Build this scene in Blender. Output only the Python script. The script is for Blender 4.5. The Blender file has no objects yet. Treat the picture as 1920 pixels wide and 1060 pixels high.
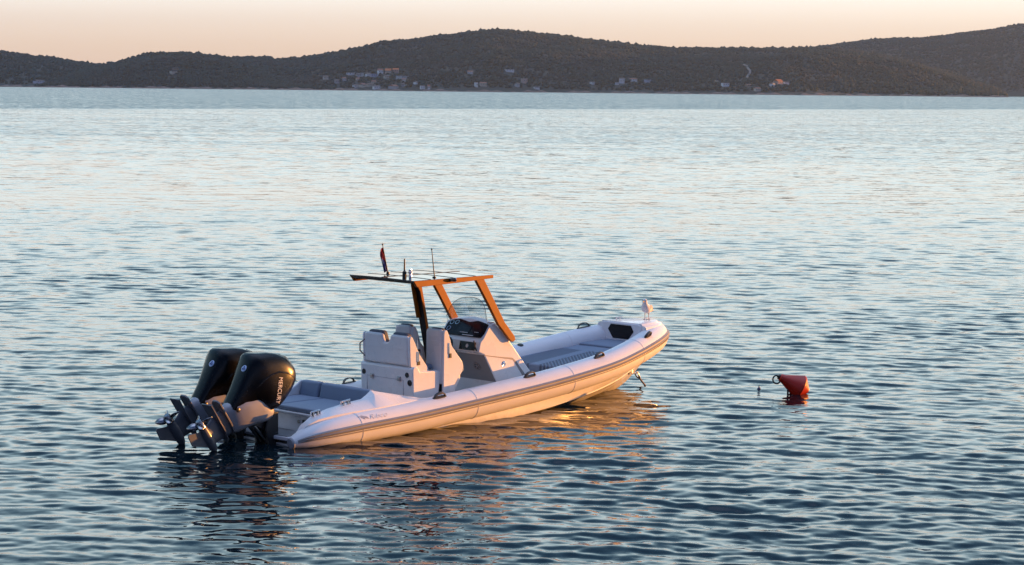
import bpy, bmesh, math, random
import numpy as np
from mathutils import Vector, Matrix
random.seed(7); rng = np.random.default_rng(11)
R = math.radians
sc = bpy.context.scene
COL = sc.collection

# ------------------------------------------------------------------ camera
F, H = 4000.0, 5.317            # focal length in pixels of a 1920 wide frame, eye height above the water
ROLL = math.atan(20/1920)
PITCH = math.atan((530-167.5)*math.cos(ROLL)/F)
cf = Vector((0, math.cos(PITCH), -math.sin(PITCH))); cr0 = Vector((1, 0, 0)); cu0 = cr0.cross(cf)
cr = cr0*math.cos(ROLL)+cu0*math.sin(ROLL); cu = -cr0*math.sin(ROLL)+cu0*math.cos(ROLL)
camd = bpy.data.cameras.new('camera'); cam = bpy.data.objects.new('camera', camd); COL.objects.link(cam)
M3 = Matrix((cr, cu, -cf)).transposed()
cam.matrix_world = Matrix.Translation((0, 0, H)) @ M3.to_4x4()
camd.sensor_width = 36; camd.lens = F/1920*36; camd.clip_start = .5; camd.clip_end = 60000
sc.camera = cam

def ray(px, py):
    return cf + cr*((px-960)/F) + cu*((530-py)/F)
def at_dist(px, py, D):
    d = ray(px, py); t = D/d.y
    return Vector((0, 0, H)) + d*t
def on_water(px, py):
    d = ray(px, py); t = -H/d.z
    return Vector((0, 0, H)) + d*t

# boat frame: x forward, y port, z up
TH = R(43.82); BX, BY = -3.709, 31.959
def b2w(x, y, z):
    return Vector((BX+x*math.sin(TH)-y*math.cos(TH), BY+x*math.cos(TH)+y*math.sin(TH), z))

# ------------------------------------------------------------------ materials
def newmat(name):
    m = bpy.data.materials.new(name); m.use_nodes = True
    nt = m.node_tree
    return m, nt, nt.nodes['Principled BSDF']
def setin(b, **k):
    for a, v in k.items():
        b.inputs[a.replace('_', ' ')].default_value = v
def mat(name, col, rough=.5, metal=0, coat=0, spec=.5, var=.06, scale=6, bump=0, bscale=80, coat_rough=.1, rvar=.08):
    m, nt, b = newmat(name)
    setin(b, Roughness=rough, Metallic=metal)
    b.inputs['Coat Weight'].default_value = coat; b.inputs['Coat Roughness'].default_value = coat_rough
    b.inputs['Specular IOR Level'].default_value = spec
    tc = nt.nodes.new('ShaderNodeTexCoord')
    n = nt.nodes.new('ShaderNodeTexNoise'); n.inputs['Scale'].default_value = scale; n.inputs['Detail'].default_value = 4
    nt.links.new(tc.outputs['Object'], n.inputs['Vector'])
    mx = nt.nodes.new('ShaderNodeMix'); mx.data_type = 'RGBA'
    c = list(col)
    mx.inputs['A'].default_value = [max(0, v*(1-var*1.5)) for v in c]+[1]
    mx.inputs['B'].default_value = [min(1, v*(1+var)) for v in c]+[1]
    nt.links.new(n.outputs['Fac'], mx.inputs['Factor']); nt.links.new(mx.outputs['Result'], b.inputs['Base Color'])
    mr = nt.nodes.new('ShaderNodeMapRange'); mr.inputs['To Min'].default_value = max(0, rough-rvar); mr.inputs['To Max'].default_value = min(1, rough+rvar)
    nt.links.new(n.outputs['Fac'], mr.inputs['Value']); nt.links.new(mr.outputs['Result'], b.inputs['Roughness'])
    if bump:
        n2 = nt.nodes.new('ShaderNodeTexNoise'); n2.inputs['Scale'].default_value = bscale; n2.inputs['Detail'].default_value = 3
        nt.links.new(tc.outputs['Object'], n2.inputs['Vector'])
        bp = nt.nodes.new('ShaderNodeBump'); bp.inputs['Strength'].default_value = bump; bp.inputs['Distance'].default_value = .01
        nt.links.new(n2.outputs['Fac'], bp.inputs['Height']); nt.links.new(bp.outputs['Normal'], b.inputs['Normal'])
    return m
GEL = mat('white_gelcoat', (.82, .815, .81), .28, coat=.3, var=.04, scale=3)
TUBE = mat('grey_white_hypalon', (.80, .80, .81), .42, var=.06, scale=2.2, bump=.06, bscale=9)
STRAKE = mat('grey_rubber_strake', (.25, .245, .25), .55, var=.1)
RUB = mat('dark_rubber', (.07, .065, .06), .5, var=.2, scale=20)
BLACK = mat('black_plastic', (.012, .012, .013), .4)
GLOSS = mat('black_gloss_paint', (.0025, .0025, .003), .26, coat=.05, coat_rough=.12, spec=.3, rvar=.04, scale=14)
PANEL = mat('black_display_glass', (.004, .0045, .006), .22, spec=.25, rvar=.02)
GREYM = mat('motor_grey_metal', (.36, .37, .40), .36, metal=.0, coat=.2, var=.1)
GEARM = mat('dark_grey_gearcase_paint', (.12, .125, .14), .33, coat=.3, var=.12)
CHROME = mat('chrome', (.75, .75, .76), .14, metal=1, var=.03)
PROPM = mat('dark_polished_steel', (.36, .36, .38), .22, metal=1, var=.15)
STEEL = mat('steel', (.45, .45, .46), .3, metal=1)
PAD = mat('blue_grey_upholstery', (.195, .245, .33), .75, var=.08, scale=5, bump=.15, bscale=120)
PADD = mat('slate_upholstery', (.10, .115, .15), .7, var=.1, bump=.15, bscale=120)
DECK = mat('grey_foam_deck', (.17, .175, .185), .8, var=.12, bump=.2, bscale=60)
BRONZE = mat('bronze_orange_paint', (.34, .095, .001), .45, coat=.06, coat_rough=.36, spec=.25, var=.08)
ROOF = mat('dark_gloss_roof', (.02, .017, .015), .10, coat=.25, coat_rough=.06, spec=.45, rvar=.02)
WHITE = mat('white_print', (.8, .8, .8), .5)
INK = mat('grey_print', (.34, .34, .38), .5)
BLUEP = mat('pale_blue_print', (.45, .56, .8), .4)
REDB = mat('orange_red_buoy_plastic', (.50, .022, .007), .42, var=.16, scale=9, bump=.08, bscale=25)
ROPE = mat('weathered_rope', (.34, .28, .22), .85, var=.2, scale=40)
FEATHER = mat('white_feathers', (.78, .77, .76), .8, var=.05, bump=.3, bscale=60)
WINGG = mat('grey_feathers', (.42, .43, .46), .8, var=.12, bump=.3, bscale=50)
BEAK = mat('yellow_beak', (.7, .42, .06), .5)
PINK = mat('pink_leg_skin', (.55, .33, .27), .6)
EYE = mat('dark_eye', (.02, .015, .01), .2)
RED = mat('flag_red', (.55, .03, .03), .8); NAVY = mat('flag_blue', (.03, .05, .22), .8); FWHITE = mat('flag_white', (.75, .73, .72), .8)

def weather(m, z0, z1, col, amt):
    nt = m.node_tree; b = nt.nodes['Principled BSDF']; src = b.inputs['Base Color'].links[0].from_socket
    tc = nt.nodes.new('ShaderNodeTexCoord'); sx = nt.nodes.new('ShaderNodeSeparateXYZ'); nt.links.new(tc.outputs['Object'], sx.inputs[0])
    n = nt.nodes.new('ShaderNodeTexNoise'); n.inputs['Scale'].default_value = 5; n.inputs['Detail'].default_value = 6; n.inputs['Roughness'].default_value = .65; nt.links.new(tc.outputs['Object'], n.inputs['Vector'])
    ad = nt.nodes.new('ShaderNodeMath'); ad.operation = 'MULTIPLY_ADD'; nt.links.new(n.outputs['Fac'], ad.inputs[0]); ad.inputs[1].default_value = -.16; nt.links.new(sx.outputs['Z'], ad.inputs[2])
    mr = nt.nodes.new('ShaderNodeMapRange'); mr.inputs['From Min'].default_value = z0-.08; mr.inputs['From Max'].default_value = z1-.08; mr.inputs['To Min'].default_value = amt; mr.inputs['To Max'].default_value = 0
    nt.links.new(ad.outputs[0], mr.inputs['Value'])
    # scuffs: sparse streaks drawn out along the boat
    mp = nt.nodes.new('ShaderNodeMapping'); mp.inputs['Scale'].default_value = (.8, 3, 9); nt.links.new(tc.outputs['Object'], mp.inputs['Vector'])
    n2 = nt.nodes.new('ShaderNodeTexNoise'); n2.inputs['Scale'].default_value = 2.2; n2.inputs['Detail'].default_value = 8; n2.inputs['Roughness'].default_value = .7; nt.links.new(mp.outputs[0], n2.inputs['Vector'])
    m2 = nt.nodes.new('ShaderNodeMapRange'); m2.inputs['From Min'].default_value = .58; m2.inputs['From Max'].default_value = .75; m2.inputs['To Max'].default_value = .30; nt.links.new(n2.outputs['Fac'], m2.inputs['Value'])
    mxm = nt.nodes.new('ShaderNodeMath'); mxm.operation = 'MAXIMUM'; nt.links.new(mr.outputs['Result'], mxm.inputs[0]); nt.links.new(m2.outputs['Result'], mxm.inputs[1])
    mx = nt.nodes.new('ShaderNodeMix'); mx.data_type = 'RGBA'; nt.links.new(src, mx.inputs['A']); mx.inputs['B'].default_value = (*col, 1); nt.links.new(mxm.outputs[0], mx.inputs['Factor'])
    nt.links.new(mx.outputs['Result'], b.inputs['Base Color']); return m
weather(TUBE, .0, .07, (.42, .39, .30), .55)
HULLM = weather(mat('hull_gelcoat', (.80, .79, .77), .25, coat=.3, var=.05, scale=2.5), .01, .09, (.40, .36, .25), .6)
def mat_cushion():
    m, nt, b = newmat('ribbed_blue_grey_upholstery')
    setin(b, Roughness=.75)
    tc = nt.nodes.new('ShaderNodeTexCoord'); sx = nt.nodes.new('ShaderNodeSeparateXYZ'); nt.links.new(tc.outputs['Object'], sx.inputs[0])
    def mth(op, a, bb=None):
        n = nt.nodes.new('ShaderNodeMath'); n.operation = op
        for i, v in enumerate((a, bb)):
            if v is None: continue
            if isinstance(v, (int, float)): n.inputs[i].default_value = v
            else: nt.links.new(v, n.inputs[i])
        return n.outputs[0]
    ay = mth('ABSOLUTE', sx.outputs['Y'])
    u = mth('ADD', mth('MULTIPLY', sx.outputs['X'], 1.0), mth('MULTIPLY', ay, .9))
    w = mth('ADD', mth('MULTIPLY', mth('SINE', mth('MULTIPLY', u, 2*math.pi/.078)), .5), .5)
    m1 = mth('MULTIPLY', mth('GREATER_THAN', ay, .10), mth('LESS_THAN', sx.outputs['X'], 7.25))
    edge = mth('LESS_THAN', ay, .62)
    msk = mth('MULTIPLY', m1, edge)
    hgt = mth('ADD', mth('MULTIPLY', w, msk), mth('SUBTRACT', 1.0, msk))
    bp = nt.nodes.new('ShaderNodeBump'); bp.inputs['Strength'].default_value = 1; bp.inputs['Distance'].default_value = .022
    nt.links.new(hgt, bp.inputs['Height']); nt.links.new(bp.outputs['Normal'], b.inputs['Normal'])
    mx = nt.nodes.new('ShaderNodeMix'); mx.data_type = 'RGBA'
    mx.inputs['A'].default_value = (.09, .115, .16, 1); mx.inputs['B'].default_value = (.20, .245, .325, 1)
    nt.links.new(hgt, mx.inputs['Factor']); nt.links.new(mx.outputs['Result'], b.inputs['Base Color'])
    return m
CUSH = mat_cushion()

def mat_screen():
    m = bpy.data.materials.new('clear_acrylic'); m.use_nodes = True
    nt = m.node_tree; nt.nodes.remove(nt.nodes['Principled BSDF'])
    out = nt.nodes['Material Output']
    tr = nt.nodes.new('ShaderNodeBsdfTransparent'); tr.inputs[0].default_value = (.90, .92, .93, 1)
    gl = nt.nodes.new('ShaderNodeBsdfGlossy'); gl.inputs['Roughness'].default_value = .04
    mx = nt.nodes.new('ShaderNodeMixShader')
    tc = nt.nodes.new('ShaderNodeTexCoord'); no = nt.nodes.new('ShaderNodeTexNoise'); no.inputs['Scale'].default_value = 5; no.inputs['Detail'].default_value = 2; no.inputs['Distortion'].default_value = 2.
    nt.links.new(tc.outputs['Object'], no.inputs['Vector'])
    mr = nt.nodes.new('ShaderNodeMapRange'); mr.inputs['From Min'].default_value = .35; mr.inputs['From Max'].default_value = .7; mr.inputs['To Min'].default_value = .04; mr.inputs['To Max'].default_value = .22
    nt.links.new(no.outputs['Fac'], mr.inputs['Value'])
    nt.links.new(mr.outputs['Result'], mx.inputs[0]); nt.links.new(tr.outputs[0], mx.inputs[1]); nt.links.new(gl.outputs[0], mx.inputs[2])
    nt.links.new(mx.outputs[0], out.inputs['Surface'])
    return m
CLEAR = mat_screen()

# ------------------------------------------------------------------ mesh helpers
class MB:
    def __init__(s): s.v = []; s.f = []; s.m = []
    def add(s, vs, fs, mi=0):
        o = len(s.v); s.v += [tuple(p) for p in vs]
        for f in fs: s.f.append([i+o for i in f]); s.m.append(mi)
        return s
    def box(s, x0, x1, y0, y1, z0, z1, mi=0):
        vs = [(x, y, z) for x in (x0, x1) for y in (y0, y1) for z in (z0, z1)]
        return s.add(vs, [(0, 1, 3, 2), (4, 6, 7, 5), (0, 4, 5, 1), (2, 3, 7, 6), (0, 2, 6, 4), (1, 5, 7, 3)], mi)
    def loft(s, rings, closed=True, caps=True, mi=0):
        n = len(rings[0]); vs = [p for r in rings for p in r]; fs = []
        for i in range(len(rings)-1):
            for j in range(n if closed else n-1):
                k = (j+1) % n
                fs.append((i*n+j, i*n+k, (i+1)*n+k, (i+1)*n+j))
        if caps:
            fs.append(tuple(range(n))[::-1]); fs.append(tuple((len(rings)-1)*n+j for j in range(n)))
        return s.add(vs, fs, mi)
    def prism_y(s, prof, y0, y1, mi=0):
        return s.loft([[(x, y0, z) for x, z in prof], [(x, y1, z) for x, z in prof]], mi=mi)
    def prism_x(s, prof, x0, x1, mi=0):
        return s.loft([[(x0, y, z) for y, z in prof], [(x1, y, z) for y, z in prof]], mi=mi)
    def prism_z(s, prof, z0, z1, mi=0):
        return s.loft([[(x, y, z0) for x, y in prof], [(x, y, z1) for x, y in prof]], mi=mi)
    def tube(s, path, r, n=10, mi=0, caps=True):
        path = [Vector(p) for p in path]; rings = []
        up = Vector((0, 0, 1)); prev = None
        for i, p in enumerate(path):
            t = (path[min(i+1, len(path)-1)]-path[max(i-1, 0)]).normalized()
            if prev is None:
                a = t.cross(up if abs(t.z) < .9 else Vector((1, 0, 0))).normalized()
            else:
                a = (prev-t*prev.dot(t)).normalized()
            prev = a; b = t.cross(a)
            rr = r[i] if isinstance(r, (list, tuple)) else r
            rings.append([p+a*(rr*math.cos(2*math.pi*k/n))+b*(rr*math.sin(2*math.pi*k/n)) for k in range(n)])
        return s.loft(rings, caps=caps, mi=mi)
    def lathe(s, prof, o, ax, n=20, mi=0):
        """prof: (distance along ax, radius)"""
        ax = Vector(ax).normalized(); o = Vector(o)
        a = ax.cross(Vector((0, 0, 1)) if abs(ax.z) < .9 else Vector((1, 0, 0))).normalized(); b = ax.cross(a)
        rings = [[o+ax*d+a*(max(r, 1e-4)*math.cos(2*math.pi*k/n))+b*(max(r, 1e-4)*math.sin(2*math.pi*k/n)) for k in range(n)] for d, r in prof]
        return s.loft(rings, mi=mi)
    def build(s, name, mats, parent=None, smooth=35, bevel=0, seg=2, subsurf=0):
        me = bpy.data.meshes.new(name); me.from_pydata(s.v, [], s.f)
        if not isinstance(mats, (list, tuple)): mats = [mats]
        for m in mats: me.materials.append(m)
        me.polygons.foreach_set('material_index', s.m)
        bm = bmesh.new(); bm.from_mesh(me); bmesh.ops.remove_doubles(bm, verts=bm.verts, dist=1e-6)
        bmesh.ops.recalc_face_normals(bm, faces=bm.faces); bm.to_mesh(me); bm.free()
        if smooth:
            me.polygons.foreach_set('use_smooth', [True]*len(me.polygons)); me.set_sharp_from_angle(angle=R(smooth))
        o = bpy.data.objects.new(name, me); COL.objects.link(o)
        if bevel:
            b = o.modifiers.new('bevel', 'BEVEL'); b.width = bevel; b.segments = seg; b.limit_method = 'ANGLE'; b.angle_limit = R(35); b.harden_normals = False
        if subsurf:
            q = o.modifiers.new('smooth', 'SUBSURF'); q.levels = subsurf; q.render_levels = subsurf
        if parent: o.parent = parent
        return o

def tag(o, label=None, cat=None, group=None, kind=None):
    if label: o['label'] = label
    if cat: o['category'] = cat
    if group: o['group'] = group
    if kind: o['kind'] = kind
    return o
def empty(name, loc, rz=0):
    o = bpy.data.objects.new(name, None); COL.objects.link(o); o.location = loc; o.rotation_euler = (0, 0, rz)
    o.empty_display_size = .2
    return o
def interp(xs, pts, x):
    """Catmull-Rom style cubic through pts (tuples) keyed by xs"""
    n = len(xs)
    i = max(0, min(n-2, int(np.searchsorted(xs, x))-1))
    h = xs[i+1]-xs[i]; t = (x-xs[i])/h
    P = np.array(pts, float)
    def tang(k):
        if k == 0: return (P[1]-P[0])/(xs[1]-xs[0])
        if k == n-1: return (P[-1]-P[-2])/(xs[-1]-xs[-2])
        return (P[k+1]-P[k-1])/(xs[k+1]-xs[k-1])
    m0, m1 = tang(i)*h, tang(i+1)*h
    return (2*t**3-3*t*t+1)*P[i]+(t**3-2*t*t+t)*m0+(-2*t**3+3*t*t)*P[i+1]+(t**3-t*t)*m1

def text_mesh(s, size, shear=0, bold=0):
    cu_ = bpy.data.curves.new('t', 'FONT'); cu_.body = s; cu_.size = size; cu_.shear = shear; cu_.offset = bold
    cu_.align_x = 'LEFT'; cu_.resolution_u = 3
    o = bpy.data.objects.new('t', cu_); COL.objects.link(o)
    dg = bpy.context.evaluated_depsgraph_get(); dg.update()
    me = o.evaluated_get(dg).to_mesh()
    vs = [tuple(v.co) for v in me.vertices]; fs = [tuple(p.vertices) for p in me.polygons]
    bpy.data.objects.remove(o); bpy.data.curves.remove(cu_)
    return vs, fs

# ================================================================== WORLD / LIGHT
SUN_AZ, SUN_EL = 24.0, 2.3     # degrees beyond the camera's right-hand side, degrees up
w = bpy.data.worlds.new('World'); sc.world = w; w.use_nodes = True
nt = w.node_tree; bg = nt.nodes['Background']
sky = nt.nodes.new('ShaderNodeTexSky'); sky.sky_type = 'NISHITA'; sky.sun_disc = False
sky.sun_elevation = R(SUN_EL); sky.sun_rotation = R(90-SUN_AZ)
tc = nt.nodes.new('ShaderNodeTexCoord'); sx = nt.nodes.new('ShaderNodeSeparateXYZ'); nt.links.new(tc.outputs['Generated'], sx.inputs[0])
ramp = nt.nodes.new('ShaderNodeValToRGB'); nt.links.new(sx.outputs['Z'], ramp.inputs[0])
stops = [(0.0, (.84, .60, .45)), (.018, (.84, .65, .51)), (.030, (.88, .75, .65)), (.044, (.97, .94, .91)), (.085, (1.18, 1.25, 1.25)), (.16, (1.14, 1.44, 1.56)), (.25, (.64, .96, 1.14)),
         (.42, (.15, .34, .54)), (.66, (.11, .27, .50)), (.84, (.66, .86, 1.34)), (1.0, (1.0, 1.22, 1.8))]
el = ramp.color_ramp.elements
while len(el) < len(stops): el.new(.5)
for e, (p, c) in zip(el, stops): e.position = p; e.color = (*c, 1)
sm = nt.nodes.new('ShaderNodeVectorMath'); sm.operation = 'SCALE'; nt.links.new(sky.outputs[0], sm.inputs[0]); sm.inputs['Scale'].default_value = .07
ad = nt.nodes.new('ShaderNodeVectorMath'); ad.operation = 'ADD'; nt.links.new(ramp.outputs[0], ad.inputs[0]); nt.links.new(sm.outputs[0], ad.inputs[1])
# the sky away from the afterglow (behind the viewer) is the darker, bluer side
mrb = nt.nodes.new('ShaderNodeMapRange'); mrb.interpolation_type = 'SMOOTHSTEP'; mrb.inputs['From Min'].default_value = -.35; mrb.inputs['From Max'].default_value = .80
zen = nt.nodes.new('ShaderNodeMath'); zen.operation = 'MULTIPLY_ADD'; nt.links.new(sx.outputs['Z'], zen.inputs[0]); zen.inputs[1].default_value = .75; nt.links.new(sx.outputs['Y'], zen.inputs[2])
nt.links.new(zen.outputs[0], mrb.inputs['Value'])
mxb = nt.nodes.new('ShaderNodeMix'); mxb.data_type = 'RGBA'; mxb.inputs['A'].default_value = (.17, .19, .33, 1); mxb.inputs['B'].default_value = (1, 1, 1, 1); nt.links.new(mrb.outputs['Result'], mxb.inputs['Factor'])
mlb = nt.nodes.new('ShaderNodeVectorMath'); mlb.operation = 'MULTIPLY'; nt.links.new(ad.outputs[0], mlb.inputs[0]); nt.links.new(mxb.outputs['Result'], mlb.inputs[1])
nt.links.new(mlb.outputs[0], bg.inputs[0]); bg.inputs[1].default_value = .46
sd = Vector((math.cos(R(SUN_AZ))*math.cos(R(SUN_EL)), math.sin(R(SUN_AZ))*math.cos(R(SUN_EL)), math.sin(R(SUN_EL))))
L = bpy.data.lights.new('sun', 'SUN'); L.energy = 5; L.color = (1, .40, .085); L.angle = R(.6)
lo = bpy.data.objects.new('sun', L); COL.objects.link(lo); lo.rotation_mode = 'QUATERNION'; lo.rotation_quaternion = sd.to_track_quat('Z', 'Y')
sc.view_settings.view_transform = 'Standard'; sc.view_settings.look = 'None'; sc.view_settings.exposure = 1.15; sc.view_settings.gamma = 1
sc.view_settings.use_curve_mapping = False
sc.cycles.sample_clamp_indirect = 0
sc.cycles.blur_glossy = 1.0

# ================================================================== WATER
def build_water():
    # one sheet: fine where the waves are, ever coarser out to the horizon and behind the viewer
    def axis(start, step, grow, end, smax=1e9):
        a = [start]; d = step
        while a[-1] < end:
            a.append(a[-1]+d); d = min(d*grow, smax)
        return a
    ys = axis(17, .032, 1.0012, 70); d = ys[-1]-ys[-2]
    ys += axis(ys[-1]+d, d, 1.004, 330)[0:]; d = ys[-1]-ys[-2]
    ys += axis(ys[-1]+d*1.2, d*1.2, 1.12, 9000)
    yb = []; p, d = 17, .1
    while p > -3000: p -= d; d *= 1.25; yb.append(p)
    ys = np.array(yb[::-1]+ys)
    xr = axis(0, .035, 1.0, 11.5); d = .035
    xr += axis(xr[-1]+d, d, 1.008, 90); d = xr[-1]-xr[-2]
    xr += axis(xr[-1]+d*1.3, d*1.3, 1.3, 9000)
    xs = np.array([-a for a in xr[:0:-1]]+xr)
    X, Y = np.meshgrid(xs, ys); Z = np.zeros_like(X)
    gx = np.gradient(xs)[None, :]; gy = np.gradient(ys)[:, None]
    fade = np.clip((Y-17)/1.5, 0, 1)*np.clip((400-Y)/200, 0, 1)*np.clip((70+Y*.2-np.abs(X))/12, 0, 1)
    K = 84
    lam = np.exp(rng.uniform(np.log(.135), np.log(1.1), K)); lam[:4] = (3.2, 2.6, 4.4, 2.2)
    ang = R(-97)+rng.normal(0, .46, K)          # travelling toward the viewer, slightly from the right
    slope = .0200*np.where(lam > 1.2, .5, np.where(lam > .62, .72, 1.0))*np.where(lam < .40, 1.25, 1)
    # patches of stronger and weaker ripple
    gust = .82+.22*np.sin(X*.21+Y*.11+1.0)*np.sin(Y*.17-X*.05)+.16*np.sin(X*.47-Y*.31+2.)*np.sin(Y*.08+.5)
    for k in range(K):
        kx, ky = 2*np.pi/lam[k]*np.cos(ang[k]), 2*np.pi/lam[k]*np.sin(ang[k])
        a = slope[k]*lam[k]/(2*np.pi)
        gs = np.maximum(gx, gy*1.0)
        keep = np.clip((lam[k]/gs-3.0)/3.0, 0, 1)
        ph = kx*X+ky*Y+rng.uniform(0, 6.28)
        env = 1+.5*np.sin((kx*.13+ky*.05)*X+(ky*.11-kx*.07)*Y+rng.uniform(0, 6.28))
        s1 = np.sin(ph)
        Z += a*env*keep*(s1+.18*(1-s1*s1)) if lam[k] < 3 else a*keep*s1
    Z *= fade*gust
    ny, nx = X.shape
    me = bpy.data.meshes.new('sea_water')
    co = np.stack([X, Y, Z], -1).reshape(-1, 3).astype(np.float32)
    idx = np.arange(ny*nx).reshape(ny, nx)
    q = np.stack([idx[:-1, :-1], idx[:-1, 1:], idx[1:, 1:], idx[1:, :-1]], -1).reshape(-1, 4)
    me.vertices.add(len(co)); me.vertices.foreach_set('co', co.ravel())
    me.loops.add(q.size); me.loops.foreach_set('vertex_index', q.ravel().astype(np.int32))
    me.polygons.add(len(q)); me.polygons.foreach_set('loop_start', np.arange(0, q.size, 4, dtype=np.int32))
    me.polygons.foreach_set('use_smooth', np.ones(len(q), bool))
    me.update()
    m, nt, b = newmat('sea_water')
    setin(b, Base_Color=(.0015, .009, .014, 1), Roughness=.015, IOR=1.333)
    tc = nt.nodes.new('ShaderNodeNewGeometry')
    sx = nt.nodes.new('ShaderNodeSeparateXYZ'); nt.links.new(tc.outputs['Position'], sx.inputs[0])
    def mth(op, a, bb=None, c=None, clamp=False):
        n = nt.nodes.new('ShaderNodeMath'); n.operation = op; n.use_clamp = clamp
        for i, v in enumerate((a, bb, c)):
            if v is None: continue
            if isinstance(v, (int, float)): n.inputs[i].default_value = v
            else: nt.links.new(v, n.inputs[i])
        return n.outputs[0]
    def noise(scale, det=2, stretch=(1, 1, 1), rough=.5):
        mp = nt.nodes.new('ShaderNodeMapping'); mp.inputs['Scale'].default_value = stretch; nt.links.new(tc.outputs['Position'], mp.inputs['Vector'])
        n = nt.nodes.new('ShaderNodeTexNoise'); n.inputs['Scale'].default_value = scale; n.inputs['Detail'].default_value = det; n.inputs['Roughness'].default_value = rough
        nt.links.new(mp.outputs[0], n.inputs['Vector']); return n.outputs['Fac']
    # wind lanes: where the ruffled far band begins
    lane = mth('SUBTRACT', sx.outputs['Y'], mth('MULTIPLY_ADD', sx.outputs['X'], 1.04, 558.))
    wob = mth('MULTIPLY', mth('SUBTRACT', noise(.004, 3), .5), 40.)
    far = mth('MINIMUM', mth('MAXIMUM', mth('DIVIDE', mth('ADD', lane, wob), 30.), 0.), 1.)
    dist = mth('DIVIDE', mth('SUBTRACT', sx.outputs['Y'], 45.), 190., clamp=True)
    patch = noise(.05, 3, (.5, 1.6, 1))
    # slope of the ripples too small for the mesh: (rgb noise - 0.5), as a tilt of the normal
    def slope(scale, det, stretch):
        mp = nt.nodes.new('ShaderNodeMapping'); mp.inputs['Scale'].default_value = stretch; nt.links.new(tc.outputs['Position'], mp.inputs['Vector'])
        n = nt.nodes.new('ShaderNodeTexNoise'); n.inputs['Scale'].default_value = scale; n.inputs['Detail'].default_value = det; n.inputs['Roughness'].default_value = .6
        nt.links.new(mp.outputs[0], n.inputs['Vector'])
        v = nt.nodes.new('ShaderNodeVectorMath'); v.operation = 'SUBTRACT'; nt.links.new(n.outputs['Color'], v.inputs[0]); v.inputs[1].default_value = (.5, BIAS, .5); return v.outputs[0]
    def scl(v, f):
        q = nt.nodes.new('ShaderNodeVectorMath'); q.operation = 'SCALE'; nt.links.new(v, q.inputs[0])
        if isinstance(f, (int, float)): q.inputs['Scale'].default_value = f
        else: nt.links.new(f, q.inputs['Scale'])
        return q.outputs[0]
    def add(a, b_):
        q = nt.nodes.new('ShaderNodeVectorMath'); q.operation = 'ADD'; nt.links.new(a, q.inputs[0]); nt.links.new(b_, q.inputs[1]); return q.outputs[0]
    BIAS = .60
    BIAS = .50
    amp = mth('MULTIPLY_ADD', patch, 1.5, .25)
    s_fine = add(scl(slope(4.2, 3, (.55, 1.3, 1)), mth('MULTIPLY', amp, .22)), scl(slope(13., 2, (.7, 1.3, 1)), mth('MULTIPLY', amp, .06)))
    BIAS = .60
    s_mid = scl(slope(1.1, 3, (.55, 1.1, 1)), mth('MULTIPLY', mth('MULTIPLY', dist, amp), .55))
    BIAS = .62
    s_far = scl(slope(.8, 4, (.6, 1.2, 1)), mth('MULTIPLY', far, .7))
    tot = add(add(s_mid, s_fine), s_far)
    flat = nt.nodes.new('ShaderNodeVectorMath'); flat.operation = 'MULTIPLY'; nt.links.new(tot, flat.inputs[0]); flat.inputs[1].default_value = (1, 1, 0)
    nrm = nt.nodes.new('ShaderNodeVectorMath'); nrm.operation = 'NORMALIZE'; nt.links.new(add(tc.outputs['Normal'], flat.outputs[0]), nrm.inputs[0])
    nt.links.new(nrm.outputs[0], b.inputs['Normal'])
    me.materials.append(m)
    o = bpy.data.objects.new('sea_water', me); COL.objects.link(o); tag(o, kind='structure')
    return o
build_water()

# ================================================================== HILLS
def Ypix(z, D):       # height above the sea -> pixels above the horizon at distance D
    return (z-H)*F/D
def hor(px): return 167.5+(px-960)*20/1920
def vnoise(x, y, seed, n=6, base=400., gain=.55):
    r = np.random.default_rng(seed); s = np.zeros_like(x)
    a = 1.
    for k in range(n):
        for j in range(3):
            th = r.uniform(0, 6.28); kk = 2*np.pi/(base*.5**k*r.uniform(.7, 1.4))
            s += a*np.sin(kk*(x*np.cos(th)+y*np.sin(th))+r.uniform(0, 6.28))/3
        a *= gain
    return s
class Hill:
    def __init__(s, sky, Ds, Dr, seed, pw=1.5, amp=9.):
        s.x = np.array([p[0] for p in sky], float); s.y = np.array([p[1] for p in sky], float)
        s.Ds, s.Dr, s.seed, s.pw, s.amp = Ds, Dr, seed, pw, amp
    def top(s, px):
        y = np.interp(px, s.x, s.y); return np.maximum((hor(px)-y), -8)*s.Dr/F+H-3.5
    def surf(s, px, t):
        """px, t arrays -> X, Y, Z ; t 0 shore .. 1 ridge .. 1.25 behind"""
        D = s.Ds+(s.Dr-s.Ds)*t + 60*np.sin(px*.011+s.seed)*(1-np.clip(t, 0, 1))
        X = (px-960)/F*D
        h = s.top(px)
        tt = np.clip(t, 0, 1)
        p = 1-(1-tt)**s.pw
        nz = vnoise(X, D, s.seed, 5, 520.)*s.amp*np.sin(np.pi*np.clip(tt, 0, 1))**1.0
        Z = h*p+nz*np.clip(h/60, .1, 1.2)
        Z = np.where(t > 1, h-(t-1)*h*1.5, Z)
        return X, D, np.maximum(Z, -3+0*Z)
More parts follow.
